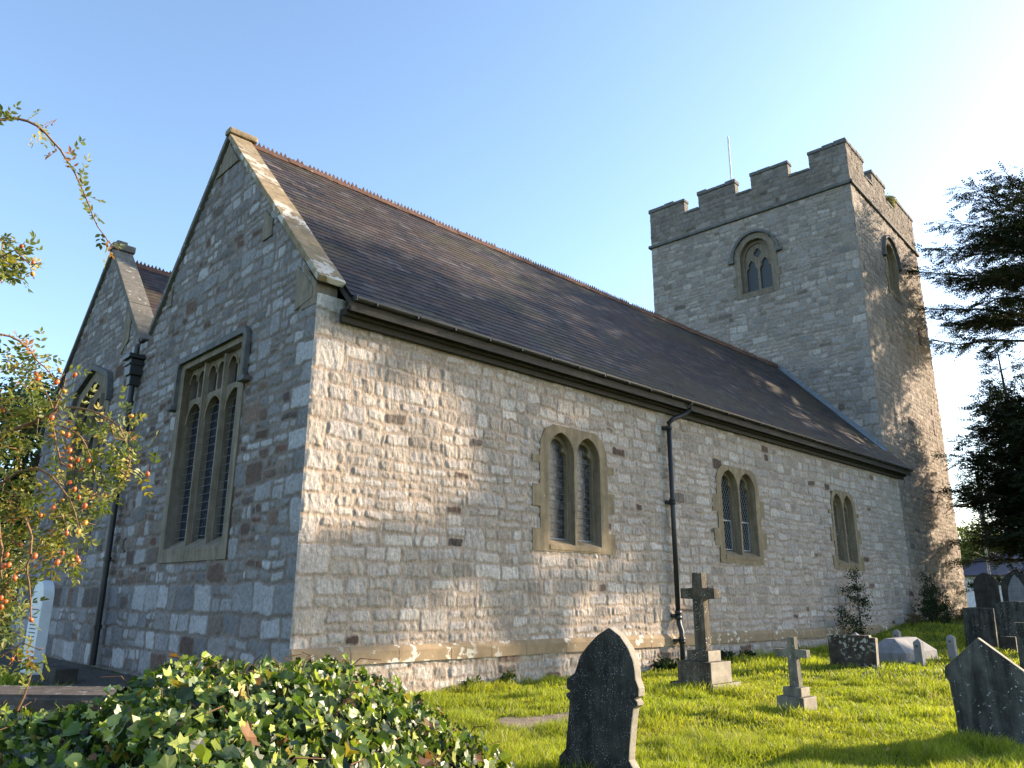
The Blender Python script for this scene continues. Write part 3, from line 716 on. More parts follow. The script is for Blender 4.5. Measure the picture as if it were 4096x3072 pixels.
# fill between the face grid and the core at parapet and corners
pt = .42
def parapet(side, crs, m):
    edges = [0.03]+[q for c in crs for q in c]+[TW-.03]
    for i in range(0, len(edges), 2):
        a, b = edges[i], edges[i+1]; bx(side, a, b, .02, pt, 21.6, 22.38, m)
    bx(side, .03, TW-.03, .021, pt+.001, 20.4, 21.64, m)
def bx(side, a, b, d0, d1, z0, z1, m, bev=0):
    if side == 'E': m.box(d0, d1, a, b, z0, z1, TB, bev)
    elif side == 'S': m.box(a, b, d0, d1, z0, z1, TB, bev)
    elif side == 'W': m.box(TW-d1, TW-d0, a, b, z0, z1, TB, bev)
    else: m.box(a, b, TW-d1, TW-d0, z0, z1, TB, bev)
for sd_, cr_ in (('E', crE), ('S', crS), ('W', crE), ('N', crE)): parapet(sd_, cr_, core)
core.build('tower_core', stonemat('parapet_stone', (.12, .115, .105), (.24, .22, .19), bumpd=.03), church)
rd = random.Random(8)
for sd_, cr_ in (('E', crE), ('S', crS), ('W', crE), ('N', crE)):
    edges = [0.0]+[q for c in cr_ for q in c]+[TW]
    for i in range(0, len(edges), 2):
        a, b = edges[i], edges[i+1]; x = a-.05; cp = MB()
        while x < b+.04:
            l = min(rd.uniform(.5, .9), b+.05-x)
            if b+.05-x-l < .25: l = b+.05-x
            hh = rd.uniform(.12, .22); bx(sd_, x, x+l-.005, -.08, pt+.05, 22.37, 22.40+hh, cp, bev=.05); x += l
        cp.build('merlon_cap', M_TCOPE, church)
    for a, b in cr_:
        x = a+.03; cp = MB()
        while x < b-.1:
            l = min(.55, b-.03-x); bx(sd_, x, x+l, -.06, pt+.04, 21.6, 21.70+rd.uniform(0, .06), cp, bev=.03); x += l
        cp.build('crenel_sill', M_TCOPE, church)
sc = MB()
for sd_ in 'ESWN': bx(sd_, -.13, TW+.13, -.13, .02, 20.22, 20.38, sc, bev=.03)
sc.build('string_course', M_TCOPE, church)
fp = MB(); p0 = TB(3.2, 7.2, 20.5); fp.tube([p0, (p0[0], p0[1], 27.4)], [.06, .05], 10); fp.build('flagpole', M_POLE, church)
lr = MB(); lr.box(.4, TW-.4, .4, TW-.4, 20.6, 20.7, TB); lr.build('tower_roof', M_LEAD, church)
def belfry(T_, a, b, v0, lab):
    TT = V3(T_); c = (a+b)/2
    fr = plate_mesh([(a-.3, v0-.25), (b+.3, v0-.25)]+[(b+.3, v0+.5), (b+.42, v0+.5), (b+.42, v0+.95), (b+.27, v0+.95)]+[(c+(c-a+.3)*math.cos(t), 18.0+1.2*math.sin(t)) for t in np.linspace(0, math.pi, 17)]+[(a-.27, v0+.95), (a-.42, v0+.95), (a-.42, v0+.5), (a-.3, v0+.5)],
                    [arch(a, b, v0, 17.95, 18.95, round_=True)], -.2, .05, TT)
    fr1 = plate_mesh([(a-.1, v0-.05), (b+.1, v0-.05), (b+.1, 19.1), (a-.1, 19.1)], [arch(a+.12, b-.12, v0+.05, 17.9, 18.78, round_=True)], -.28, -.201, TT)
    q4 = []
    for t in np.linspace(0, 2*math.pi, 33)[:-1]: r_ = .2*(.72+.28*abs(math.cos(2*t))); q4.append((c+r_*math.cos(t), 18.28+r_*math.sin(t)*1.25))
    fr2 = plate_mesh([(a, v0-.02), (b, v0-.02), (b, 19.0), (a, 19.0)], [cusped(a+.16, c-.06, v0+.12, 17.35, 17.95, dep=.08), cusped(c+.06, b-.16, v0+.12, 17.35, 17.95, dep=.08), q4], -.36, -.281, TT)
    t = MB(); t.prism([(-.355, v0+.22), (.06, v0-.02), (.06, v0-.12), (-.355, v0-.12)], a+.004, b-.004, lambda p, q, d: TT(d, q, p))
    tm = bpy.data.meshes.new('t'); t.bm.to_mesh(tm)
    o = link('window', join_meshes([fr, fr1, fr2, tm]), M_DRESS_G if T_ is TE else M_DRESS, church); o['label'] = lab
    MB().box(a, b, v0, 19, -.395, -.37, TT).build('louvre', M_IRON, o)
    hd = MB(); n = 18; hw = (b-a)/2+.34
    O = [(c+(hw+.12)*math.cos(t), 18.0+(1.38)*math.sin(t)) for t in np.linspace(0, math.pi, n)]; I = [(c+hw*math.cos(t), 18.0+1.25*math.sin(t)) for t in np.linspace(math.pi, 0, n)]
    hd.prism(O+I, .02, .17, TT); hd.box(c+hw-.05, c+hw+.25, 17.9, 18.05, .03, .18, TT); hd.box(c-hw-.25, c-hw+.05, 17.9, 18.05, .03, .18, TT); hd.build('hood_mould', M_TCOPE, o)
belfry(TE, 4.02, 5.62, 16.15, 'traceried round-headed belfry window on the shaded tower face')
belfry(TS, 4.3, 5.9, 16.25, 'belfry window on the sunlit tower face')
TTs = V3(TS); M_REDS = plain('dark_red_stone', (.12, .06, .045), .9)
for a, b, c, d in ((8.55, 8.9, 14.5, 15.4), (8.9, 9.2, 9.7, 11.2)): MB().box(a, b, c, d, -.02, .045, TTs).build('slit_window', M_REDS, church)

# ================================================================== churchyard stones
def at(px, py, d):
    """point at optical depth d on the sight line through a photo pixel (4096 px wide)"""
    return CAM + (rt*((px-2048)/3070.47) - upv*((py-1536)/3070.47) + fwd)*d
def headstone(name, x, outline, th, mface, mside, label, cat='gravestone', group=None, bev=.006, lean=0.0):
    t = bmesh.new(); n = len(outline)
    A = [t.verts.new((x+lean*b, a, b)) for a, b in outline]; B = [t.verts.new((x+th+lean*b, a, b)) for a, b in outline]
    t.faces.new(A); t.faces.new(B[::-1])
    for i in range(n): t.faces.new((A[i], B[i], B[(i+1) % n], A[(i+1) % n]))
    bmesh.ops.recalc_face_normals(t, faces=list(t.faces))
    if bev: bmesh.ops.bevel(t, geom=[e_ for e_ in t.edges if abs((e_.verts[0].co-e_.verts[1].co).x) < .01], offset=bev, segments=2, affect='EDGES', profile=.6)
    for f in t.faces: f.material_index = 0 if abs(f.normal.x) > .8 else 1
    me = bpy.data.meshes.new(name); t.to_mesh(me); t.free()
    o = bpy.data.objects.new(name, me); COL.objects.link(o); me.materials.append(mface); me.materials.append(mside)
    return tag(o, label, cat, group)
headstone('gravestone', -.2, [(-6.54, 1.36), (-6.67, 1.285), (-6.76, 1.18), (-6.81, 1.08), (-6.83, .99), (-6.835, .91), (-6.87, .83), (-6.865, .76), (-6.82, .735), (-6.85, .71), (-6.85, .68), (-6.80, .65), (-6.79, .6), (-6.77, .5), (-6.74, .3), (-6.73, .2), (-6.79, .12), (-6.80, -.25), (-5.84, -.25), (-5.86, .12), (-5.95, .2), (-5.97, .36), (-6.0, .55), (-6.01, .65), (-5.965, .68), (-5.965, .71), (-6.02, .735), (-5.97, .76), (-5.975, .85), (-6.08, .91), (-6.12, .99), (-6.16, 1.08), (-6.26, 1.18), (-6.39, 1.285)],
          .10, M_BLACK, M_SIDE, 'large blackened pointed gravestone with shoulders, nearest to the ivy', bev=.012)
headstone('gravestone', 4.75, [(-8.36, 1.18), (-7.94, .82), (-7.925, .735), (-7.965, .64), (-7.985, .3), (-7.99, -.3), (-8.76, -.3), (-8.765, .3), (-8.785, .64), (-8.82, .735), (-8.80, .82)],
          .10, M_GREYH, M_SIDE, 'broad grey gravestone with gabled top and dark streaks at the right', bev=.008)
headstone('gravestone', 6.4, [(-9.3, 1.35), (-10.4, 1.35), (-10.4, -.2), (-9.3, -.2)], .12, M_GREYH, M_SIDE, 'unseen square gravestone added beyond the right edge to cast the long shadow', bev=.01)  # out of view, added to widen the shadow on the grass
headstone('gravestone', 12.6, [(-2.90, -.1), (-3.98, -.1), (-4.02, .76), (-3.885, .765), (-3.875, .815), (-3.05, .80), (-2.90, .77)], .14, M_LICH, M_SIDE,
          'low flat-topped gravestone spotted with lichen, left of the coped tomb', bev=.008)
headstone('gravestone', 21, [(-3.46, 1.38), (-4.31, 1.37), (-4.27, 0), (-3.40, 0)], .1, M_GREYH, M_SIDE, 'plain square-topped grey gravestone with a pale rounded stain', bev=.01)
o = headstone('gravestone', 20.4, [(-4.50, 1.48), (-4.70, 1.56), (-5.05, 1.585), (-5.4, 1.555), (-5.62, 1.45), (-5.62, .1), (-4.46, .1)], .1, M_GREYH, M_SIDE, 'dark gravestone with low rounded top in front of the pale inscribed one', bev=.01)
def pointed(x, yc, w, zb, zt, mf, ms, label, n=8, zs=None):
    pts = arch(yc-w/2, yc+w/2, zb, zs if zs else zt-w*.62, zt, n)
    return headstone('gravestone', x, pts, .14, mf, ms, label, bev=0)
pointed(28, -2.32, .84, .7, 2.62, M_DARKH, M_DARKH, 'tall plain dark pointed gravestone beside the tower base')
ps = pointed(28, -3.35, 1.02, .7, 2.66, M_DARKH, M_DARKH, 'dark-edged pointed gravestone with a pale inscribed panel')
pn = [(y, z) for y, z in arch(-3.35-.30, -3.35+.30, 1.5, 1.75, 2.52, 8)]
t = MB(); t.prism([(p, q) for p, q in pn], 27.97, 27.995, lambda a, b, d: (d, a, b)); t.build('inscribed_panel', M_PALE, ps)
t = MB(); r_ = random.Random(3)
for k in range(11):
    z = 1.56+k*.085; hw = .27 if z < 1.85 else .27*(1-((z-1.85)/.75)**1.6)
    y = -3.35-hw+.03
    while y < -3.35+hw-.05:
        l = r_.uniform(.03, .09); t.box(27.966, 27.972, y, min(y+l, -3.35+hw), z, z+.03); y += l+.02
t.build('inscription', M_TEXT, ps)
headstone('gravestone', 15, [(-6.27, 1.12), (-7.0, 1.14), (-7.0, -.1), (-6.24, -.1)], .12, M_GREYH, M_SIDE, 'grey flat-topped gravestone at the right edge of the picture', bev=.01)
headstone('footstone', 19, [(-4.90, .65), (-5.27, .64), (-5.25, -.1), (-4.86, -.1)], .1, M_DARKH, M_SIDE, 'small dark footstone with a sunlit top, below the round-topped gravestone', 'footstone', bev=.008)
# stone crosses
def two_tone(o):      # stone dark with algae; south faces painted lighter to look sunlit
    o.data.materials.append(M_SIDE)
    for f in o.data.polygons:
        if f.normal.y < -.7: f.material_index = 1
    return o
def cross(name, base, c, arm, mat, label):
    o = empty(name, (c[0], c[1], 0), label, 'cross', 'stone crosses')
    k = 0
    for i, (x0, x1, y0, y1, z0, z1) in enumerate(base):
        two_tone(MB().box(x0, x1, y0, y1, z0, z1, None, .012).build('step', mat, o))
    x0, x1, y0, y1, z0, z1, a0, a1, za, zb = arm; m = MB(); f = .012
    def TP_(a, b, d): return (d, a, b)
    pts = [(y0-f, z0), (y1+f, z0), (y1, za), (a1, za), (a1, zb), (y1-.004, zb), (y1-.006, z1), (y0+.006, z1), (y0+.004, zb), (a0, zb), (a0, za), (y0, za)]
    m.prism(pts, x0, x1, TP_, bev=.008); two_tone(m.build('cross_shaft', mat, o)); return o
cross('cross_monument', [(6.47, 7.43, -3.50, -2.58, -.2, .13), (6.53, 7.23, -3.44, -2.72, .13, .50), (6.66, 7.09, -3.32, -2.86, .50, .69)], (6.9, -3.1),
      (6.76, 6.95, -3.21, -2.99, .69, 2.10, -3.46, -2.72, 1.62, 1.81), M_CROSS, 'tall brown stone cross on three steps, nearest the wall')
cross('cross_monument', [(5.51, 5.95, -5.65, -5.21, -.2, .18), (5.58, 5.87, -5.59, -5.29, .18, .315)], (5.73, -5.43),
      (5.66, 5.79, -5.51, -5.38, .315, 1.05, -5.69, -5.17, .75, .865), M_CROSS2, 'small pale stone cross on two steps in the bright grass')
# coped tomb with four posts
tb = empty('coped_tomb', (15.6, -3.2, 0), 'pale hipped coped tomb between four short posts', 'tomb')
m = MB(); b_ = bmesh.new(); x0, x1, y0, y1 = 14.4, 16.6, -4.0, -3.05; zb, ze, zr = -.1, .40, .66; 
ym = (y0+y1)/2
Vt = [b_.verts.new(p) for p in ((x0, y0, zb), (x1, y0, zb), (x1, y1, zb), (x0, y1, zb), (x0, y0, ze-.06), (x1, y0, ze-.06), (x1, y1, ze-.06), (x0, y1, ze-.06), (x0+.35, ym-.12, zr), (x1-.35, ym-.12, zr), (x1-.35, ym+.12, zr), (x0+.35, ym+.12, zr))]
for f in ((0,1,5,4), (1,2,6,5), (2,3,7,6), (3,0,4,7), (4,5,9,8), (5,6,10,9), (6,7,11,10), (7,4,8,11), (8,9,10,11), (3,2,1,0)): b_.faces.new([Vt[i] for i in f])
m.add(b_); m.build('tomb_body', M_PALE, tb)
m = MB(); m.box(x0-.12, x1+.12, y0-.12, y1+.12, -.1, .16, None, .02); m.build('kerb', M_PALE, tb)
def post(x, y, zt, lab):
    m = MB(); s = .095; b_ = bmesh.new()
    P = [(-s, -s, -.2), (s, -s, -.2), (s, s, -.2), (-s, s, -.2), (-s*.92, -s*.92, zt-.08), (s*.92, -s*.92, zt-.08), (s*.92, s*.92, zt-.08), (-s*.92, s*.92, zt-.08), (0, 0, zt)]
    Vt = [b_.verts.new((x+a, y+b, c)) for a, b, c in P]
    for f in ((0,1,5,4), (1,2,6,5), (2,3,7,6), (3,0,4,7), (4,5,8), (5,6,8), (6,7,8), (7,4,8), (3,2,1,0)): b_.faces.new([Vt[i] for i in f])
    m.add(b_); o = m.build('grave_post', M_PALE); tag(o, lab, 'post', 'short stone posts round the coped tomb')
    m = MB(); m.tube([(x-.03-s, y, zt-.17), (x+.01-s, y, zt-.17)], .022, 8); m.build('iron_eye', M_IRON, o)
post(14.5, -4.28, .70, 'pale post standing against the front of the coped tomb')
post(16.2, -4.50, .76, 'pale post standing clear of the coped tomb, right of it')
post(17.5, -2.70, .80, 'pale post behind the ridge of the coped tomb')
post(16.0, -2.15, .74, 'pale post just behind the lichen-spotted low gravestone')
# sunk ledger slab in grass
a = np.linspace(.95, 2.75, 30); b = np.linspace(-4.1, -3.35, 14); A, B = np.meshgrid(a, b, indexing='ij')
A2 = A+(vn(A*3, B*3, 5)-.5)*.3; B2 = B+(vn(A*2.5, B*3, 9)-.5)*.3
o = mesh_np('ledger_slab', np.concatenate([np.stack([A2, B2, gz(A2, B2)+.035+.01*vn(A*8, B*8, 3)], -1).reshape(-1, 3)]), gridF(30, 14), M_SLABG, smooth=True)
sol = o.modifiers.new('s', 'SOLIDIFY'); sol.thickness = .06; tag(o, 'worn brown ledger slab sunk in the grass behind the black gravestone', 'ledger stone')
# white headstone + footstone by the gable
wh = headstone('gravestone', -1.62, arch(7.85, 8.72, -.2, 1.58, 1.93, 8, round_=True), .22, M_WHITE, M_WHITE, 'tall white marble headstone standing near the far end wall', bev=.012)
t = MB(); r_ = random.Random(6)
for k in range(9):
    z = 1.30-k*.08; y = 8.02
    if k in (1, 3): continue
    while y < 8.5:
        l = r_.uniform(.012, .035); t.box(-1.626, -1.621, y, y+l, z, z+.024); y += l+.012
t.build('inscription', M_TEXT, wh)
m = MB(); m.box(-1.75, -1.35, 5.6, 6.5, -.1, .26, None, .03); o = m.build('kerbstone', M_DARKH); tag(o, 'low dark kerbstone in front of the white marble headstone', 'kerbstone')
# low wall ledge behind ivy
m = MB()
P0, P1, P2, P3 = at(-500, 2765, 5.35), at(590, 2782, 5.3), at(560, 2752, 5.85), at(-500, 2742, 5.95)
zt = .97; b_ = bmesh.new(); q = [(P0.x, P0.y), (P1.x, P1.y), (P2.x, P2.y), (P3.x, P3.y)]
A_ = [b_.verts.new((x, y, zt)) for x, y in q]; B_ = [b_.verts.new((x, y, -.1)) for x, y in q]
b_.faces.new(A_); b_.faces.new(B_[::-1])
for i in range(4): b_.faces.new((A_[i], B_[i], B_[(i+1) % 4], A_[(i+1) % 4]))
bmesh.ops.bevel(b_, geom=list(b_.edges), offset=.03, segments=3, affect='EDGES')
m.add(b_); o = m.build('low_wall', M_LEDGE); tag(o, 'low flat-topped stone wall half buried behind the ivy at the left', 'wall')

# ================================================================== vegetation
def inst(name, tv, tf, P, Fr, S, C, mat, parent=None):
    """copies of a leaf template: P (n,3) places, Fr (n,3,3) rows=axes, S sizes, C colours"""
    tv = np.asarray(tv, float); tf = np.asarray(tf); n = len(P); k = len(tv)
    V = np.einsum('kj,nji->nki', tv, Fr)*np.asarray(S).reshape(n, -1)[:, None, :1] + P[:, None, :]
    F = (tf[None]+ (np.arange(n)*k)[:, None, None]).reshape(-1, tf.shape[1])
    Cc = np.repeat(C, k, axis=0)
    return mesh_np(name, V.reshape(-1, 3), F, mat, parent, Cc)
def frames(nrm, rg, updir=None):
    n = nrm/np.linalg.norm(nrm, axis=1, keepdims=True); r = rg.normal(size=n.shape) if updir is None else updir
    y = r-(r*n).sum(1, keepdims=True)*n; y /= np.linalg.norm(y, axis=1, keepdims=True)+1e-9; x = np.cross(y, n)
    return np.stack([x, y, n], 1)
def cols(rg, n, pal, wts=None, var=.25):
    pal = np.array(pal); i = rg.choice(len(pal), n, p=wts); return pal[i]*rg.uniform(1-var, 1+var, (n, 1))
RH = [(0, 0, 0), (.28, .5, .04), (0, 1, 0), (-.28, .5, .04)]; RHF = [(0, 1, 2, 3)]
# feathery conifer spray
def spray_tpl(seed):
    rg = np.random.default_rng(seed); V = []; F = []
    for k in range(9):
        t = .12+.1*k; s = 1 if k % 2 else -1; L = .34*(1-.5*t); an = s*rg.uniform(.5, 1.0); dz = rg.uniform(-.12, .1)
        b = np.array([0, t, -.18*t*t]); d = np.array([math.sin(an)*L, math.cos(an)*L, dz]); p = np.array([d[1], -d[0], 0]); p = p/np.linalg.norm(p)*.055
        i = len(V); V += [b, b+d*.5+p, b+d, b+d*.5-p]; F.append((i, i+1, i+2, i+3))
    i = len(V); V += [(0, 0, 0), (.02, .5, -.04), (0, 1.05, -.2), (-.02, .5, -.04)]; F.append((i, i+1, i+2, i+3)); return V, F
def ground_at(x, y): return float(gz(x, y))
def conifer(name, pos, H, rmax, label, seed, z0=.12, nlimb=90, elev=(.05, .5), dens=1.0, shape=None, cat='tree', group='dark evergreens beyond the tower', spray=.55, bare=.35, pal=((.026, .038, .016), (.038, .05, .02), (.02, .03, .015)), trunk_r=.3, az=None, one=None):
    rg = np.random.default_rng(seed); x, y = pos; zb = ground_at(x, y); o = empty(name, (x, y, zb), label, cat, group)
    m = MB(); m.tube([(x, y, zb-.2), (x+.1, y, zb+H*.5), (x, y+.1, zb+H*.97)], [trunk_r, trunk_r*.6, .03], 10); m.build('trunk', M_BARK, o)
    lm = MB(); P = []; D = []
    for i in range(nlimb):
        t = z0+(1-z0)*((i+rg.random())/nlimb); h = zb+H*t; a = rg.uniform(0, 2*math.pi) if az is None else rg.uniform(*az)
        L = rmax*shape(t)*rg.uniform(.7, 1.1)*(one if (one and math.sin(a) < -.25) else 1); el = elev[0]+(elev[1]-elev[0])*t+rg.normal(0, .08)
        dr = np.array([math.cos(a), math.sin(a), 0]); pts = []
        for s in np.linspace(0, 1, 6): pts.append(np.array([x, y, h])+dr*L*s+np.array([0, 0, 1])*(math.tan(el)*L*s-.10*L*s*s+rg.normal(0, .02*L)*s))
        lm.tube(pts, [max(.012, .035*L/4*(1-s*.85)*1.6) for s in np.linspace(0, 1, 6)], 5, False)
        ns = max(3, int(L*3.2*dens))
        for k in range(ns):
            s = bare+(1-bare)*(k+rg.random())/ns; f = s*5; j = min(int(f), 4); p = pts[j]*(1-(f-j))+pts[j+1]*(f-j)
            side = rg.choice([-1, 1]); aa = a+side*rg.uniform(.3, 1.2); sl_ = L*.28*(1.15-s)+.25; d2 = np.array([math.cos(aa), math.sin(aa), rg.uniform(-.1, .25)])
            tip = p+d2*sl_; 
            if sl_ > .5: lm.tube([p, tip], [.02, .006], 3, False)
            q = max(2, int(sl_/.22))
            for u in range(q):
                P.append(p+(tip-p)*((u+.5)/q)+rg.normal(0, .08, 3)); D.append(d2*.6+dr*.5+rg.normal(0, .3, 3))
            P.append(tip); D.append(d2)
    lm.build('branches', M_BARK, o)
    P = np.array(P); D = np.array(D); n = len(P); nr = np.tile([0, 0, 1.], (n, 1))+rg.normal(0, .35, (n, 3))
    tv, tf = spray_tpl(seed); inst('foliage', tv, tf, P, frames(nr, rg, D), rg.uniform(.7, 1.3, n)*spray, cols(rg, n, pal), M_NEEDLE, o); return o
def leafcloud(name, blobs, pos, label, seed, cat, n, leaf=.12, pal=((.05, .08, .02),), trunk=None, group=None, mat=None, clump=.35, lw=.28, parent=None, surf=.55, name_as=None):
    """broadleaf crown or bush: clumps of leaf faces spread in the outer part of several ellipsoids"""
    rg = np.random.default_rng(seed); x, y = pos; zb = ground_at(x, y); o = parent or empty(name, (x, y, zb), label, cat, group)
    P = []; Nn = []; B = np.array([b[:6] for b in blobs], float); wt = B[:, 3]*B[:, 4]*B[:, 5]; wt = wt**.7; wt /= wt.sum()
    nc = max(8, n//40)
    which = rg.choice(len(B), nc, p=wt); d = rg.normal(size=(nc, 3)); d /= np.linalg.norm(d, axis=1, keepdims=True)
    rr = (surf+(1-surf)*rg.random(nc))**.7
    cc = B[which, :3]+d*rr[:, None]*B[which, 3:6]
    ci = rg.integers(0, nc, n); p = cc[ci]+rg.normal(0, clump, (n, 3))*np.array([1, 1, .7]); nr = d[ci]*.6+rg.normal(0, .7, (n, 3))+np.array([0, 0, .4])
    C = cols(rg, n, pal)*rg.uniform(.75, 1.25, (nc, 1))[ci]
    T2 = [(0, 0, 0), (lw, .45, .05), (0, 1, 0), (-lw, .45, .05)]
    inst(name_as or 'foliage', T2, RHF, p, frames(nr, rg), rg.uniform(.6, 1.3, n)*leaf, C, mat or M_FOL, o)
    if trunk:
        m = MB(); tr, top = trunk; m.tube([(x, y, zb-.2), (x+.05, y, zb+(top-zb)*.5), (x, y, top)], [tr, tr*.8, tr*.4], 9); 
        for k in range(min(nc, 26)):
            q = cc[k]; s = Vector((x, y, zb+(top-zb)*rg.uniform(.55, .95))); m.tube([s, (s+Vector(q))/2+Vector((0, 0, -.15)), Vector(q)], [tr*.35, tr*.2, .012], 5, False)
        m.build('trunk', M_BARK, o)
    return o
# --- evergreens west of the tower
cedar_shape = lambda t: min(1, .80+.9*(t-.45)) if t < .55 else max(.12, math.sqrt(max(0, 1-((t-.55)/.47)**2)))
conifer('cedar_tree', (38.4, -6.2), 20.6, 7.9, 'huge spreading dark evergreen with its lowest boughs bare underneath, high at the right', 3, z0=.62, nlimb=130, elev=(.10, .48), shape=cedar_shape, dens=1.25, trunk_r=.55, bare=.38, spray=.62, az=None, one=.5)
spruce_shape = lambda t: max(.06, (1-t)**.75)
conifer('spruce_tree', (36.2, -2.35), 12.9, 3.7, 'narrower tiered evergreen below the spreading one', 5, z0=.1, nlimb=100, elev=(-.05, .45), shape=spruce_shape, dens=1.6, trunk_r=.22, bare=.2, spray=.6)
yew_shape = lambda t: math.sqrt(max(.05, 1-((t-.35)/.66)**2))
conifer('yew_tree', (34.6, -4.9), 8.6, 4.7, 'low black yew hanging over the pointed gravestones', 8, z0=.24, nlimb=240, elev=(.1, .9), shape=yew_shape, dens=2.0, trunk_r=.4, bare=.25, spray=.6)
yt = [o_ for o_ in bpy.data.objects if o_.name.startswith('yew_tree')][0]
leafcloud('dense_growth', [(34.6, -5.0, 5.2, 3.0, 2.9, 2.9), (35.2, -3.8, 4.6, 2.6, 2.6, 2.4), (34.4, -5.6, 7.6, 1.8, 1.8, 1.5)], (34.6, -4.9), '', 88, '', 16000, .2, ((.016, .024, .011), (.024, .034, .014)), parent=yt, clump=.3, surf=.3, lw=.12, name_as='inner_foliage')
# beyond the picture's right edge: the trees whose shade falls on the wall
def shade_blob(x, z, rx, rz):      # crown clump standing where it shades the nave wall around (x, z)
    return (40.5, -(40.5-x)*.424, z+(40.5-x)*.374, 1.8, rx, rz)
G0 = ((.02, .03, .012), (.03, .042, .016))
leafcloud('beech_tree', [shade_blob(*q) for q in ((0, 7.0, 1.6, .8), (3, 7.1, 1.8, .85), (6, 6.8, 1.6, .9), (8.7, 6.0, 1.5, 1.2), (10.6, 5, 1.3, 1.9), (.2, 2.0, .9, .42), (1.5, 2.1, .8, .5), (2.8, 2.3, .8, .6), (4.3, 2.9, .8, .5), (5.6, 3.8, .7, .5), (7.2, 4.3, .8, .65), (8.8, 4.1, .8, .6),
          (.3, 1.0, .9, .4), (1.2, .9, .5, .22), (7.4, 1.9, .8, .13), (9.7, 2.2, .4, .3), (3, 8.8, 2.5, 1.3), (8, 8.8, 2.5, 1.5))],
          (40.5, -15.0), 'tall broad tree beyond the right edge, dappling the near wall', 51, 'tree', 24000, .20, G0, (.4, 19), 'trees beyond the right edge', clump=.16, surf=.15)
leafcloud('beech_tree', [shade_blob(*q) for q in ((12, 4, 1.8, 3), (15.5, 4, 2.2, 4), (19, 4, 2.2, 4), (23, 4.5, 2, 4), (13.5, .5, 1.5, 1.6), (17.5, 0, 2, 2.5), (14, 8.5, 3, 2), (19, 9, 3, 2))],
          (40.5, -9.6), 'dense broad tree beyond the right edge, behind the yew', 52, 'tree', 24000, .34, G0, (.4, 12), 'trees beyond the right edge', clump=.35, surf=.1)
# --- broadleaf trees
G1 = ((.045, .07, .018), (.06, .085, .022), (.035, .055, .015), (.08, .10, .025))
lt = at(-30, 2440, 29); leafcloud('oak_tree', [(lt.x, lt.y, 7.2, 3.2, 3.2, 2.6), (lt.x+1.2, lt.y, 4.6, 2.4, 2.6, 2.0), (lt.x-1.8, lt.y, 5.0, 2.6, 2.6, 2.6), (lt.x+.2, lt.y+.5, 9.0, 1.8, 1.8, 1.6)], (lt.x, lt.y), 'tall broadleaf tree beyond the far corner of the church, behind the rose', 21, 'tree', 16000, .22, G1, (.35, 6.5), clump=.4, surf=.35)
lh = at(30, 2440, 34); leafcloud('holly_bush', [(lh.x, lh.y, 1.7, 3.2, 3.0, 1.7), (lh.x-3, lh.y+2, 2.0, 3.2, 3.0, 2.2), (lh.x+2.2, lh.y+2, 1.6, 2, 2, 1.6)], (lh.x, lh.y), 'dark bushy evergreen under the broadleaf tree at the far left', 22, 'bush', 14000, .16, ((.02, .032, .01), (.03, .045, .014)), clump=.3)
fr = at(3890, 2300, 62); fz = ground_at(fr.x, fr.y)
leafcloud('ash_tree', [(fr.x, fr.y, 5.2, 2.4, 2.8, 2.6), (fr.x+1, fr.y-2.4, 4.6, 2, 2.4, 2.2)], (fr.x, fr.y), 'sunlit yellow-green tree behind the bungalow roof', 23, 'tree', 9000, .3, ((.11, .15, .03), (.15, .17, .04)), (.25, 4), clump=.4)
for k, (px, d, w_) in enumerate(((3835, 66, 2.4), (-260, 60, 7), (-700, 45, 8))):
    q = at(px, 2300, d); leafcloud('hedge_tree', [(q.x, q.y, 3.4, w_, w_, 3.4)], (q.x, q.y), ('small dark treetop seen behind the street lamp', 'round tree far off beyond the left edge', 'broad tree beyond the left edge of the picture')[k], 30+k, 'tree', 7000, .3, ((.03, .05, .015), (.04, .06, .02)), (.2, 3), clump=.4)
# --- shrubs at the wall
D1 = ((.02, .035, .012), (.03, .05, .016), (.015, .028, .01))
def shrub(name, x, y, top, blobs, label, seed, n, cat='shrub', pal=D1, leaf=.07):
    z = ground_at(x, y); rg = random.Random(seed); o = empty(name, (x, y, z), label, cat)
    leafcloud(name, blobs, (x, y), label, seed, cat, n, leaf, pal, None, clump=.10, parent=o)
    m = MB(); m.tube([(x, y, z-.1), (x+.05, y+.03, z+(top-z)*.5), (x+.1, y, top)], [.03, .02, .008], 6)
    for b in blobs: 
        zz = max(z+.1, b[2]-.25); m.tube([(x+.03, y, zz-.1), (b[0], b[1], b[2])], [.015, .006], 5, False)
        for k in range(4): m.tube([(b[0], b[1], b[2]-.1), (b[0]+rg.uniform(-1, 1)*b[3], b[1]+rg.uniform(-1, 1)*b[4]*.5, b[2]+rg.uniform(-.2, 1)*b[5])], [.007, .004], 4, False)
    m.build('stem', M_BARK, o); return o
shrub('holly_shrub', 20.35, -.55, 2.75, [(20.05, -.5, .75, .35, .2, .3), (19.35, -.5, 1.05, .38, .22, .32), (20.5, -.5, 1.15, .22, .18, .25), (20.15, -.5, 1.65, .3, .15, .2), (20.5, -.5, 2.0, .25, .15, .2), (21.3, -.5, 1.75, .32, .15, .15), (20.35, -.5, 2.45, .14, .1, .22), (19.7, -.5, 1.75, .2, .1, .25), (20.9, -.5, 1.5, .25, .15, .15), (19.9, -.5, .45, .35, .2, .2)],
      'spindly young holly growing against the wall below the third window', 41, 2600)
shrub('laurel_shrub', 26.9, -.75, 2.6, [(26.4, -.7, 1.15, .55, .4, .55), (27.3, -.7, 1.1, .75, .4, .55), (26.8, -.7, 1.75, .4, .3, .45), (27.7, -.8, 1.5, .4, .3, .35), (26.7, -.6, 2.3, .18, .15, .4)],
      'dense dark shrub growing at the foot of the tower corner', 42, 6500)
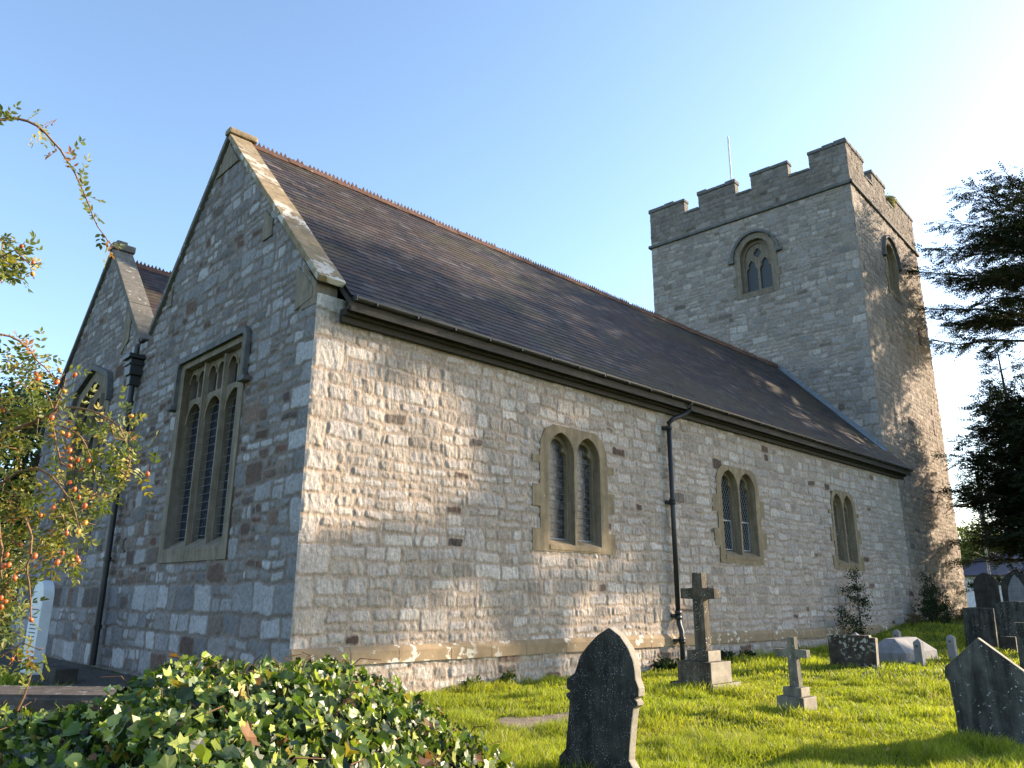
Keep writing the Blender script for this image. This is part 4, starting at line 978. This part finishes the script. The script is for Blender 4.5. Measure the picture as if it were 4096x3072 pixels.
for k, (x, y, s, n, pal) in enumerate(((9.7, -.28, .26, 700, D1), (10.9, -.3, .22, 500, D1), (12.2, -.35, .24, 600, D1), (13.3, -.3, .18, 400, D1), (3.6, -.2, .16, 300, ((.07, .10, .02),)), (4.5, -.22, .22, 300, ((.07, .10, .02), (.1, .12, .03))), (25.2, -.5, .35, 500, ((.12, .09, .05), (.10, .09, .04))), (29.6, -.9, .5, 900, ((.22, .15, .09), (.16, .13, .06))))):
    z = ground_at(x, y); bl = [(x, y, z+s*.45, s*1.5, s*.6, s*.55)]
    o = leafcloud('weed_clump', bl, (x, y), ('dark ivy tuft at the wall foot beside the downpipe', 'second dark leafy tuft at the wall foot', 'dark leafy tuft at the wall foot behind the small cross', 'smallest dark tuft at the wall foot', 'sunlit green weed at the wall foot, nearer the corner', 'taller sunlit green weed at the wall foot, behind the ledger slab', 'dry brown weeds at the wall foot near the tower', 'tall dry grasses at the tower base')[k], 60+k, 'weeds', n, .09 if k < 6 else .16, pal, None, clump=.05, group='weeds along the wall foot', lw=.3 if k < 6 else .07)
# plant on the parapet
q = TB(7.0, .25, 21.75); leafcloud('wall_plant', [(q[0], q[1], 22.2, .35, .35, .4)], (q[0], q[1]), 'tuft of yellowish weeds growing in a gap of the tower battlements', 71, 'plant', 500, .16, ((.2, .2, .06), (.25, .22, .12)), None, clump=.08, lw=.2)

# --- ivy mound
FH = np.array([math.sin(yaw), math.cos(yaw)]); RHz = np.array([math.cos(yaw), -math.sin(yaw)])
TX_ = (np.array([-900, 0, 200, 400, 560, 700, 850, 1100, 1350, 1450, 1600, 1750, 1900, 2050, 2200, 2400])-2048)/3070*.964
TZ_ = np.array([.97, .97, .98, 1.03, 1.12, 1.20, 1.26, 1.27, 1.25, 1.19, 1.09, .98, .83, .66, .42, .05])
def ivy_h(t, b):
    zc = np.interp(t, TX_, TZ_)
    h = zc - np.clip(4.5-b, 0, 9)*.07 - np.clip(1.9-b, 0, 2)*1.2
    back = np.clip((b-4.55)/.75, 0, 1)
    h = h*(1-back*back) + (fbm(t*b*2.2+9, b*2.2, 44, 3)-.5)*.22*(1-back)
    return h
def ivy_p(t, b):
    a = t*b; return np.stack([CAM.x+FH[0]*b+RHz[0]*a, CAM.y+FH[1]*b+RHz[1]*a, ivy_h(t, b)], -1)
ivy = empty('ivy_mound', (-4.2, -7.6, 0), 'heap of glossy green ivy filling the lower left foreground', 'ivy')
tt = np.linspace(-1.15, .17, 120); bb = np.linspace(1.2, 5.3, 90); A, B = np.meshgrid(tt, bb, indexing='ij'); P = ivy_p(A, B); P[..., 2] -= .07
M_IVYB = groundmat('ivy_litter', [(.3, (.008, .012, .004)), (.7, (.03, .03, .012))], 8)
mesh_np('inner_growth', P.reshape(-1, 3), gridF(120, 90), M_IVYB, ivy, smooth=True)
rg = np.random.default_rng(77); n = 19000
b = np.sqrt(rg.uniform(1.7**2, 5.25**2, n)); t = rg.uniform(-.85, .16, n); keep = ivy_h(t, b) > .0; b = b[keep]; t = t[keep]; n = len(b)
P = ivy_p(t, b); ep = .03; Pu = ivy_p(t+ep/b, b)-P; Pv = ivy_p(t, b+ep)-P; nr = np.cross(Pu, Pv); nr *= np.sign(nr[:, 2:3])
nr /= np.linalg.norm(nr, axis=1, keepdims=True); P = P+nr*(rg.uniform(-.11, .07, (n, 1)))
nr2 = nr*.5+rg.normal(0, .55, (n, 3))+np.array([.45, -.45, .05])
tf = [(0, i, i+1) for i in range(1, 12)]+[(0, 12, 1)]
def ivy_tpl(hl, curl, tipz):
    return [(0, .28, -.04), (0, 0, 0)]+[(x, y, curl*x*x+.03) for x, y in hl]+[(0, 1.02, tipz)]+[(-x*.95, y*1.03, curl*.8*x*x+.02) for x, y in hl[::-1]]
tpls = [ivy_tpl([(.22, -.12), (.52, -.02), (.40, .22), (.66, .50), (.30, .56)], .3, -.1), ivy_tpl([(.30, -.10), (.50, .02), (.46, .25), (.56, .42), (.28, .66)], .75, -.22),
        ivy_tpl([(.24, -.06), (.40, .05), (.42, .24), (.44, .44), (.25, .68)], -.35, .12), ivy_tpl([(.20, -.14), (.60, -.06), (.36, .26), (.58, .62), (.22, .60)], .5, -.3)]
cl = cols(rg, n, [(.04, .075, .014), (.08, .135, .02), (.19, .24, .035), (.018, .036, .010), (.32, .35, .08), (.26, .2, .04), (.16, .08, .035)], [.22, .26, .2, .17, .1, .02, .03], .25)
dn = np.tile([0, 0, -1.], (n, 1))+rg.normal(0, .8, (n, 3)); sz = np.exp(rg.normal(math.log(.046), .33, n)).clip(.02, .085); Fi = frames(nr2, rg, dn); wh = rg.integers(0, 4, n)
Va = []; Fa = []; Ca = []; n0 = 0
for k in range(4):
    q = wh == k; tv = np.array(tpls[k]); V_ = np.einsum('kj,nji->nki', tv, Fi[q])*sz[q][:, None, None]+P[q][:, None, :]; m_ = int(q.sum())
    Va.append(V_.reshape(-1, 3)); Fa.append((np.array(tf)[None]+(np.arange(m_)*13)[:, None, None]).reshape(-1, 3)+n0); Ca.append(np.repeat(cl[q], 13, 0)); n0 += m_*13
mesh_np('leaves', np.concatenate(Va), np.concatenate(Fa), M_IVY, ivy, np.concatenate(Ca))
m = MB()
for k in range(170):
    t0 = rg.uniform(-.72, .08); b0 = rg.uniform(2.4, 4.8); q = ivy_p(np.array([t0]), np.array([b0]))[0]
    if q[2] < .1: continue
    d = rg.normal(0, .1, 3); d[2] = abs(d[2])*.5; m.tube([q-np.array([0, 0, .04]), q+d*.5+np.array([0, 0, .05]), q+d+np.array([0, 0, .03])], [.003, .003, .002], 4, False)
m.build('stems', M_STEM, ivy)['kind'] = 'stuff'
m = MB(); m.tube([at(62, 2850, 4.3), at(95, 2790, 4.3), at(127, 2690, 4.3)], [.012, .008, .004], 6); o = m.build('bare_twig', M_CANE); tag(o, 'bare brown twig standing out of the ivy at the far left', 'twig')

# --- dog rose
rose = empty('rose_bush', at(-120, 3000, 2.4), 'dog rose with arching canes and orange hips at the left edge', 'rose bush')
rose.location.z = 0
cane = MB(); LP = []; HP = []; rg = np.random.default_rng(101)
def canepath(pts, r0, r1, d0=2.4, d1=2.4, leaf=True, every=.055, x0=0, y0=0, s=1.0, thorns=True):
    W = [np.array(at(x0+x*s, y0+y*s, d0+(d1-d0)*i/(len(pts)-1))) for i, (x, y) in enumerate(pts)]
    out = []
    for i in range(len(W)-1):
        for k in range(3): out.append(W[i]+(W[i+1]-W[i])*k/3)
    out.append(W[-1]); n = len(out); cane.tube(out, [r0+(r1-r0)*i/(n-1) for i in range(n)], 6)
    L = 0
    for i in range(n-1):
        seg = np.linalg.norm(out[i+1]-out[i]); L += seg
        if thorns and i % 2 == 0:
            d = rg.normal(0, 1, 3); d /= np.linalg.norm(d); cane.tube([out[i], out[i]+d*.012+np.array([0, 0, -.003])], [r0*.6, .0004], 4, False)
        if leaf and L > every:
            L = 0; d = rg.normal(0, 1, 3)*.7+np.array([0, 0, .15]); LP.append((out[i], d))
    return out
canepath([(-120, 190), (0, 165), (75, 152), (150, 155), (230, 175), (310, 215), (370, 265), (430, 335), (500, 410), (560, 510), (620, 600), (660, 690), (700, 780), (740, 880), (770, 960), (810, 1050), (870, 1130), (900, 1180), (985, 1240)], .0045, .0013, 2.3, 2.5, True, .016, 0, 400, .4823)
Z1 = (0, 1300, .4973)
canepath([(-100, 70), (0, 75), (80, 90), (160, 130), (230, 190), (300, 290), (360, 340), (430, 420)], .004, .0015, 2.3, 2.4, True, .05, *Z1)
canepath([(-150, 960), (0, 890), (200, 810), (330, 760), (430, 690), (500, 665), (600, 665), (700, 680), (800, 715), (880, 760), (960, 820), (1000, 900), (1035, 1000), (1035, 1080)], .0065, .0018, 2.4, 2.3, True, .12, *Z1)
canepath([(430, 690), (470, 600), (510, 500), (530, 420)], .004, .0015, 2.4, 2.4, True, .06, *Z1)
canepath([(430, 690), (400, 600), (330, 480), (250, 420), (180, 330)], .003, .0015, 2.4, 2.5, True, .06, *Z1)
canepath([(1050, 1080), (1010, 1220), (960, 1290), (900, 1390)], .002, .001, 2.3, 2.3, True, .05, *Z1)
canepath([(390, 730), (430, 850), (450, 950), (490, 1110), (560, 1160)], .0045, .002, 2.4, 2.35, True, .1, *Z1)
canepath([(330, 765), (450, 790), (560, 840), (650, 900), (690, 970), (740, 1100)], .004, .002, 2.4, 2.3, True, .08, *Z1)
canepath([(300, 1150), (420, 1220), (500, 1320), (560, 1400), (600, 1500), (640, 1650)], .0035, .0015, 2.35, 2.3, True, .06, *Z1)
canepath([(-100, 1330), (0, 1280), (150, 1180), (300, 1150)], .004, .003, 2.4, 2.35, True, .07, *Z1)
canepath([(360, -120), (410, 0), (440, 80), (470, 180), (455, 330), (450, 470), (400, 580), (400, 720), (430, 860), (440, 1000), (455, 1130), (450, 1280), (460, 1400)], .004, .0018, 2.2, 2.2, True, .14, 0, 2100, .2712)
canepath([(-60, -400), (0, 240), (35, 340), (15, 470), (0, 640), (30, 800)], .005, .002, 2.2, 2.2, True, .07, 0, 2100, .2712)
canepath([(-50, 2620), (0, 2625), (50, 2600), (90, 2570), (160, 2600), (175, 2590)], .003, .0012, 2.3, 2.3, True, .03)
canepath([(-60, 1080), (0, 1030), (60, 1000), (120, 1060), (165, 1050)], .003, .0012, 2.3, 2.3, True, .03)
canepath([(-60, 2950), (-50, 2500), (-40, 2000), (-50, 1500), (-60, 1000), (-50, 480)], .010, .005, 2.35, 2.35, False)
BL = [(40, 1020, 85, 110, 42, 9), (110, 1470, 120, 90, 26, 9), (190, 1640, 130, 110, 36, 8), (60, 1790, 110, 110, 34, 5), (480, 1700, 75, 75, 22, 2), (500, 1870, 70, 100, 24, 2), (330, 1830, 80, 70, 16, 5),
      (400, 1990, 80, 75, 20, 2), (130, 1970, 160, 100, 52, 8), (90, 2150, 130, 100, 55, 9), (300, 2060, 100, 100, 22, 5), (220, 2190, 90, 80, 22, 5), (40, 2340, 60, 110, 42, 6), (30, 2500, 55, 60, 20, 2), (95, 2610, 55, 60, 16, 2), (250, 2250, 70, 40, 12, 3), (30, 1600, 90, 120, 34, 3)]
for (cx_, cy_, rx, ry, nl, nh) in BL:
    c0 = np.array(at(cx_-rx*.5, cy_, 2.45))
    tw = []
    for k in range(max(3, nl//5)):
        q = np.array(at(cx_+rg.uniform(-1, 1)*rx, cy_+rg.uniform(-1, 1)*ry, 2.4+rg.uniform(-.18, .25))); tw.append(q)
        mid = (c0+q)/2+rg.normal(0, .015, 3); cane.tube([c0, mid, q], [.002, .0016, .0008], 4, False)
    for k in range(int(nl*1.35)):
        q = tw[rg.integers(len(tw))]; s = rg.random()*.7; p = q+(c0-q)*s+rg.normal(0, .022, 3); LP.append((p, rg.normal(0, 1, 3)))
    for k in range(int(nh*.55)):
        q = tw[rg.integers(len(tw))]; HP.append(q+rg.normal(0, .02, 3))
cane.build('canes', M_CANE, rose, True)
# compound leaves
P = []; Fr = []; S = []; C = []; rach = MB()
lt_v = [(0, 0, 0), (.20, .28, .05), (.24, .55, .06), (0, .5, -.02), (0, 1, -.04), (-.24, .55, .06), (-.20, .28, .05)]
lt_f = [(0, 1, 3, 3), (1, 2, 3, 3), (2, 4, 3, 3), (3, 4, 5, 5), (3, 5, 6, 6), (3, 6, 0, 0)]
lt_f = [(0, 1, 3), (1, 2, 3), (2, 4, 3), (3, 4, 5), (3, 5, 6), (3, 6, 0)]
pal = np.array([(.10, .125, .03), (.135, .155, .04), (.08, .105, .03), (.19, .19, .05), (.32, .25, .05), (.25, .12, .05)])
for p, d in LP:
    d = d/np.linalg.norm(d); L = rg.uniform(.045, .075); nrm = np.array([0, 0, 1.])+rg.normal(0, .6, 3); nrm -= nrm.dot(d)*d; nrm /= np.linalg.norm(nrm); sd_ = np.cross(d, nrm)
    base = pal[rg.choice(6, p=[.22, .28, .16, .22, .08, .04])]*rg.uniform(.8, 1.2); tip = p+d*L+nrm*-.01
    for k, (u, s_) in enumerate(((.3, 1), (.3, -1), (.62, 1), (.62, -1), (.92, 1), (.92, -1), (1., 0))):
        q = p+(tip-p)*u; dd = d*.55+sd_*s_*.85 if s_ else d; dd = dd+rg.normal(0, .12, 3); dd /= np.linalg.norm(dd); nn_ = nrm+rg.normal(0, .25, 3); nn_ -= nn_.dot(dd)*dd; nn_ /= np.linalg.norm(nn_)
        P.append(q); Fr.append([np.cross(dd, nn_), dd, nn_]); S.append(rg.uniform(.016, .027)); C.append(base*rg.uniform(.85, 1.15))
inst('leaves', lt_v, lt_f, np.array(P), np.array(Fr), np.array(S), np.array(C), M_ROSE, rose)
# hips: one modelled, then copied
hv = bmesh.new(); bmesh.ops.create_uvsphere(hv, u_segments=12, v_segments=8, radius=.0068)
for v_ in hv.verts: v_.co.z *= 1.25
me = bpy.data.meshes.new('rose_hip'); hv.to_mesh(me); hv.free(); me.polygons.foreach_set('use_smooth', [True]*len(me.polygons)); me.materials.append(M_HIP)
sv = MB(); sv.tube([(0, 0, .009), (0, .001, .03)], .0009, 4)
for k in range(5): a_ = k*1.256; sv.tube([(0, 0, -.010), (.005*math.cos(a_), .005*math.sin(a_), -.017)], [.0012, .0003], 3)
me2 = bpy.data.meshes.new('sepals'); sv.bm.to_mesh(me2); me2.materials.append(M_CANE)
me_b = me.copy(); me_b.materials[0] = M_HIP2
extra = [(1110, 5), (1115, 60), (930, 230), (960, 260), (930, 790), (1000, 890), (1030, 1110), (1035, 1235), (1145, 1245), (1030, 1335), (1030, 1590), (865, 1580), (690, 1490)]
for (x, y) in [(290, 390), (600, 400), (515, 530), (500, 870), (545, 885), (560, 1010), (565, 1075), (620, 1085), (560, 1130), (560, 1265), (635, 1385), (680, 1455), (595, 1320), (685, 1590), (430, 1465)]: HP.append(np.array(at(0+x*.4973, 1300+y*.4973, 2.3)))
for (x, y) in [(460, 1400), (515, 455), (1150, 520), (840, 550), (980, 120), (1155, 100), (100, 440), (125, 590), (50, 620), (215, 780), (75, 1130), (5, 1080)]: HP.append(np.array(at(0+x*.2712, 2100+y*.2712, 2.2)))
for i, p in enumerate(HP[:100]):
    o = bpy.data.objects.new('rose_hip', me if rg.random() < .75 else me_b); COL.objects.link(o); s_ = rg.uniform(.8, 1.15)
    o.parent = rose; o.location = Vector(p)-rose.location; o.rotation_euler = (rg.normal(0, .5), rg.normal(0, .5), rg.uniform(0, 6)); o.scale = (s_,)*3
    c2 = bpy.data.objects.new('sepals', me2); COL.objects.link(c2); c2.parent = o

# --- grass
rg = np.random.default_rng(9)
def grass_pts(n, rmin, rmax, a0, a1):
    r = np.sqrt(rg.uniform(rmin**2, rmax**2, n)); a = rg.uniform(a0, a1, n); return np.stack([CAM.x+r*np.sin(a), CAM.y+r*np.cos(a)], 1), r
sets = [grass_pts(130000, 6.2, 11.5, R(27), R(79.5)), grass_pts(110000, 11.5, 18, R(36), R(79.5)), grass_pts(60000, 18, 34, R(50), R(79.5)), grass_pts(22000, 14, 34, R(8), R(20))]
Pg = np.concatenate([s_[0] for s_ in sets]); rr = np.concatenate([s_[1] for s_ in sets])
x, y = Pg[:, 0], Pg[:, 1]
ok = ~((y > -.10-(vn(x*1.3, y*0, 3)*.12)) & (x > -.1)) & ~((x > -2.0) & (x < .1) & (y > .2)) & ~((x > 1.15) & (x < 2.6) & (y > -4.0) & (y < -3.45) & (vn(x*5, y*5, 12) > .12)) & ~((x > 14.3) & (x < 16.7) & (y > -4.1) & (y < -2.95)) & ~((x > 6.5) & (x < 7.4) & (y > -3.48) & (y < -2.7)) & ~((x > 5.5) & (x < 5.96) & (y > -5.6) & (y < -5.2))
x, y, rr = x[ok], y[ok], rr[ok]; n = len(x); z = gz(x, y)
tuft = fbm(x*2.1, y*2.1, 50, 3); Hh = (.045+.10*np.clip((tuft-.36)*2.6, 0, 1)**1.3)*rg.uniform(.5, 1.5, n)*np.where(y > -.8, 1.3, 1)*(.8+.5*fbm(x*.6, y*.6, 41, 2))*np.where(rr > 18, 1.15, 1)
for sx, sy in ((-.15, -6.4), (4.8, -8.3), (6.5, -3.1), (6.9, -3.5), (5.6, -5.6), (5.9, -5.3), (12.7, -3.4), (15, -6.6), (14.5, -4.3), (16.2, -4.5)):
    Hh = Hh*(1+.3*np.exp(-((x-sx)**2+(y-sy)**2)/.16))
ang = rg.uniform(0, 2*math.pi, n); lean = rg.uniform(.1, .8, n)*Hh; wd = np.where(rr < 11.5, .0042, np.where(rr < 18, .0065, .011))*rg.uniform(.7, 1.3, n)
fa = rg.uniform(0, 2*math.pi, n); px_, py_ = np.cos(fa)*wd, np.sin(fa)*wd; lx, ly = np.cos(ang)*lean, np.sin(ang)*lean
def pt_(f, s_, h_): return np.stack([x+lx*f+px_*s_, y+ly*f+py_*s_, z-.01+Hh*h_], -1)
V = np.stack([pt_(0, -1, 0), pt_(0, 1, 0), pt_(.3, .8, .55), pt_(.3, -.8, .55), pt_(1, 0, .95)], 1).reshape(-1, 3)
base = (np.arange(n)*5)[:, None]; F = np.concatenate([base+np.array([0, 1, 2]), base+np.array([0, 2, 3]), base+np.array([3, 2, 4])])
hue = fbm(x*.8, y*.8, 20, 3)[:, None]; c0 = np.array((.16, .215, .02)); c1 = np.array((.36, .355, .04)); c = c0*(1-hue)+c1*hue
big = fbm(x*.45+5, y*.45, 33, 3); c = c*(.72+.56*big)[:, None]; c = c*rg.uniform(.65, 1.35, (n, 1)); dry = rg.random(n) < .04+.22*np.clip((fbm(x*1.1, y*1.1, 37, 3)-.58)*5, 0, 1); c[dry] = np.array((.28, .24, .10))
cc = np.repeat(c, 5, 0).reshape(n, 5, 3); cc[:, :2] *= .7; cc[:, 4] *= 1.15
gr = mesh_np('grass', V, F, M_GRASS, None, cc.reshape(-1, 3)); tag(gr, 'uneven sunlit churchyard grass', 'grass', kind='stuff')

rg = np.random.default_rng(15); a_ = rg.uniform(R(30), R(79), 240); r_ = np.sqrt(rg.uniform(6.5**2, 17**2, 240)); fx = CAM.x+r_*np.sin(a_); fy = CAM.y+r_*np.cos(a_); k_ = fy < -.3; fx, fy = fx[k_], fy[k_]; n = len(fx)
o = inst('fallen_leaves', [(0, 0, 0), (.3, .5, .12), (0, 1, 0), (-.3, .5, .1)], RHF, np.stack([fx, fy, gz(fx, fy)+rg.uniform(.04, .1, n)], -1), frames(np.tile([0, 0, 1.], (n, 1))+rg.normal(0, .5, (n, 3)), rg), rg.uniform(.03, .065, n), cols(rg, n, [(.25, .15, .05), (.3, .22, .07), (.16, .09, .04)]), M_FOL); tag(o, 'brown leaves scattered in the grass', 'leaf litter', kind='stuff')
# ================================================================== beyond
bq = at(3860, 2303, 58); bz = ground_at(bq.x, bq.y)
bun = empty('bungalow', (bq.x+4, bq.y-6, bz), 'white bungalow with dark slate roof beyond the graves', 'house')
X0, X1, Y1, Y0 = bq.x, bq.x+9, bq.y+1.6, bq.y-14; ez = 3.35
m = MB(); m.box(X0, X1, Y0, Y1, bz-.3, ez); m.build('wall', M_WHITEW, bun)
m = MB(); xm = (X0+X1)/2; b_ = bmesh.new()
Vt = [b_.verts.new(p) for p in ((X0-.4, Y0-.4, ez-.05), (X1+.4, Y0-.4, ez-.05), (X1+.4, Y1+.4, ez-.05), (X0-.4, Y1+.4, ez-.05), (xm, Y0+3.4, ez+2.1), (xm, Y1-3.4, ez+2.1))]
for f in ((0, 1, 4), (1, 2, 5, 4), (2, 3, 5), (3, 0, 4, 5), (3, 2, 1, 0)): b_.faces.new([Vt[i] for i in f])
m.add(b_); m.build('roof', plain('bungalow_slate', (.07, .06, .085), .6), bun)
for k in range(3):
    m = MB(); yy = Y1-2.2-k*3.6; m.box(X0-.03, X0, yy-1.2, yy, bz+.9, ez-.35); w_ = m.build('window', M_GLASS, bun)
    m = MB(); m.box(X0-.06, X0-.03, yy-1.25, yy+.05, bz+.84, bz+.9); m.build('frame', M_POLE, w_)
m = MB(); m.box(X0-.46, X0-.40, Y0-.4, Y1+.4, ez-.12, ez+.0); m.build('gutter', M_IRON, bun)
lp = at(3850, 2024, 44); lz = ground_at(lp.x, lp.y); lamp = empty('street_lamp', (lp.x+.9, lp.y-.6, lz), 'street lamp with flat oval pale head between tower and yew', 'street lamp')
m = MB(); m.tube([(lp.x+.9, lp.y-.6, lz), (lp.x+.9, lp.y-.6, lp.z-.1)], [.08, .05], 8); m.tube([(lp.x+.9, lp.y-.6, lp.z-.1), (lp.x, lp.y, lp.z+.02)], .04, 6); m.build('pole', M_ALU, lamp)
m = MB(); b_ = bmesh.new(); bmesh.ops.create_uvsphere(b_, u_segments=16, v_segments=8, radius=.42)
for v_ in b_.verts: v_.co = Vector((v_.co.x+lp.x, v_.co.y+lp.y, v_.co.z*.22+lp.z))
m.add(b_); m.build('lamp_head', M_POLE, lamp, True)
up = at(3905, 1885, 62); uz = ground_at(up.x, up.y); pole = empty('utility_pole', (up.x, up.y, uz), 'dark wooden utility pole rising behind the yew', 'utility pole')
m = MB(); m.tube([(up.x, up.y, uz), (up.x, up.y, up.z)], [.16, .11], 8); m.box(up.x-.06, up.x+.06, up.y-.2, up.y+.7, up.z-.9, up.z-.8); m.build('post', M_BARK, pole)
m = MB(); e2 = at(3700, 1925, 70); m.tube([(up.x, up.y+.6, up.z-.75), ((up.x+e2.x)/2, (up.y+e2.y)/2, (up.z+e2.z)/2-.9), e2], .02, 4, False); m.build('wire', M_IRON, pole)
print('verts', sum(len(o.data.vertices) for o in bpy.data.objects if o.type == 'MESH'))
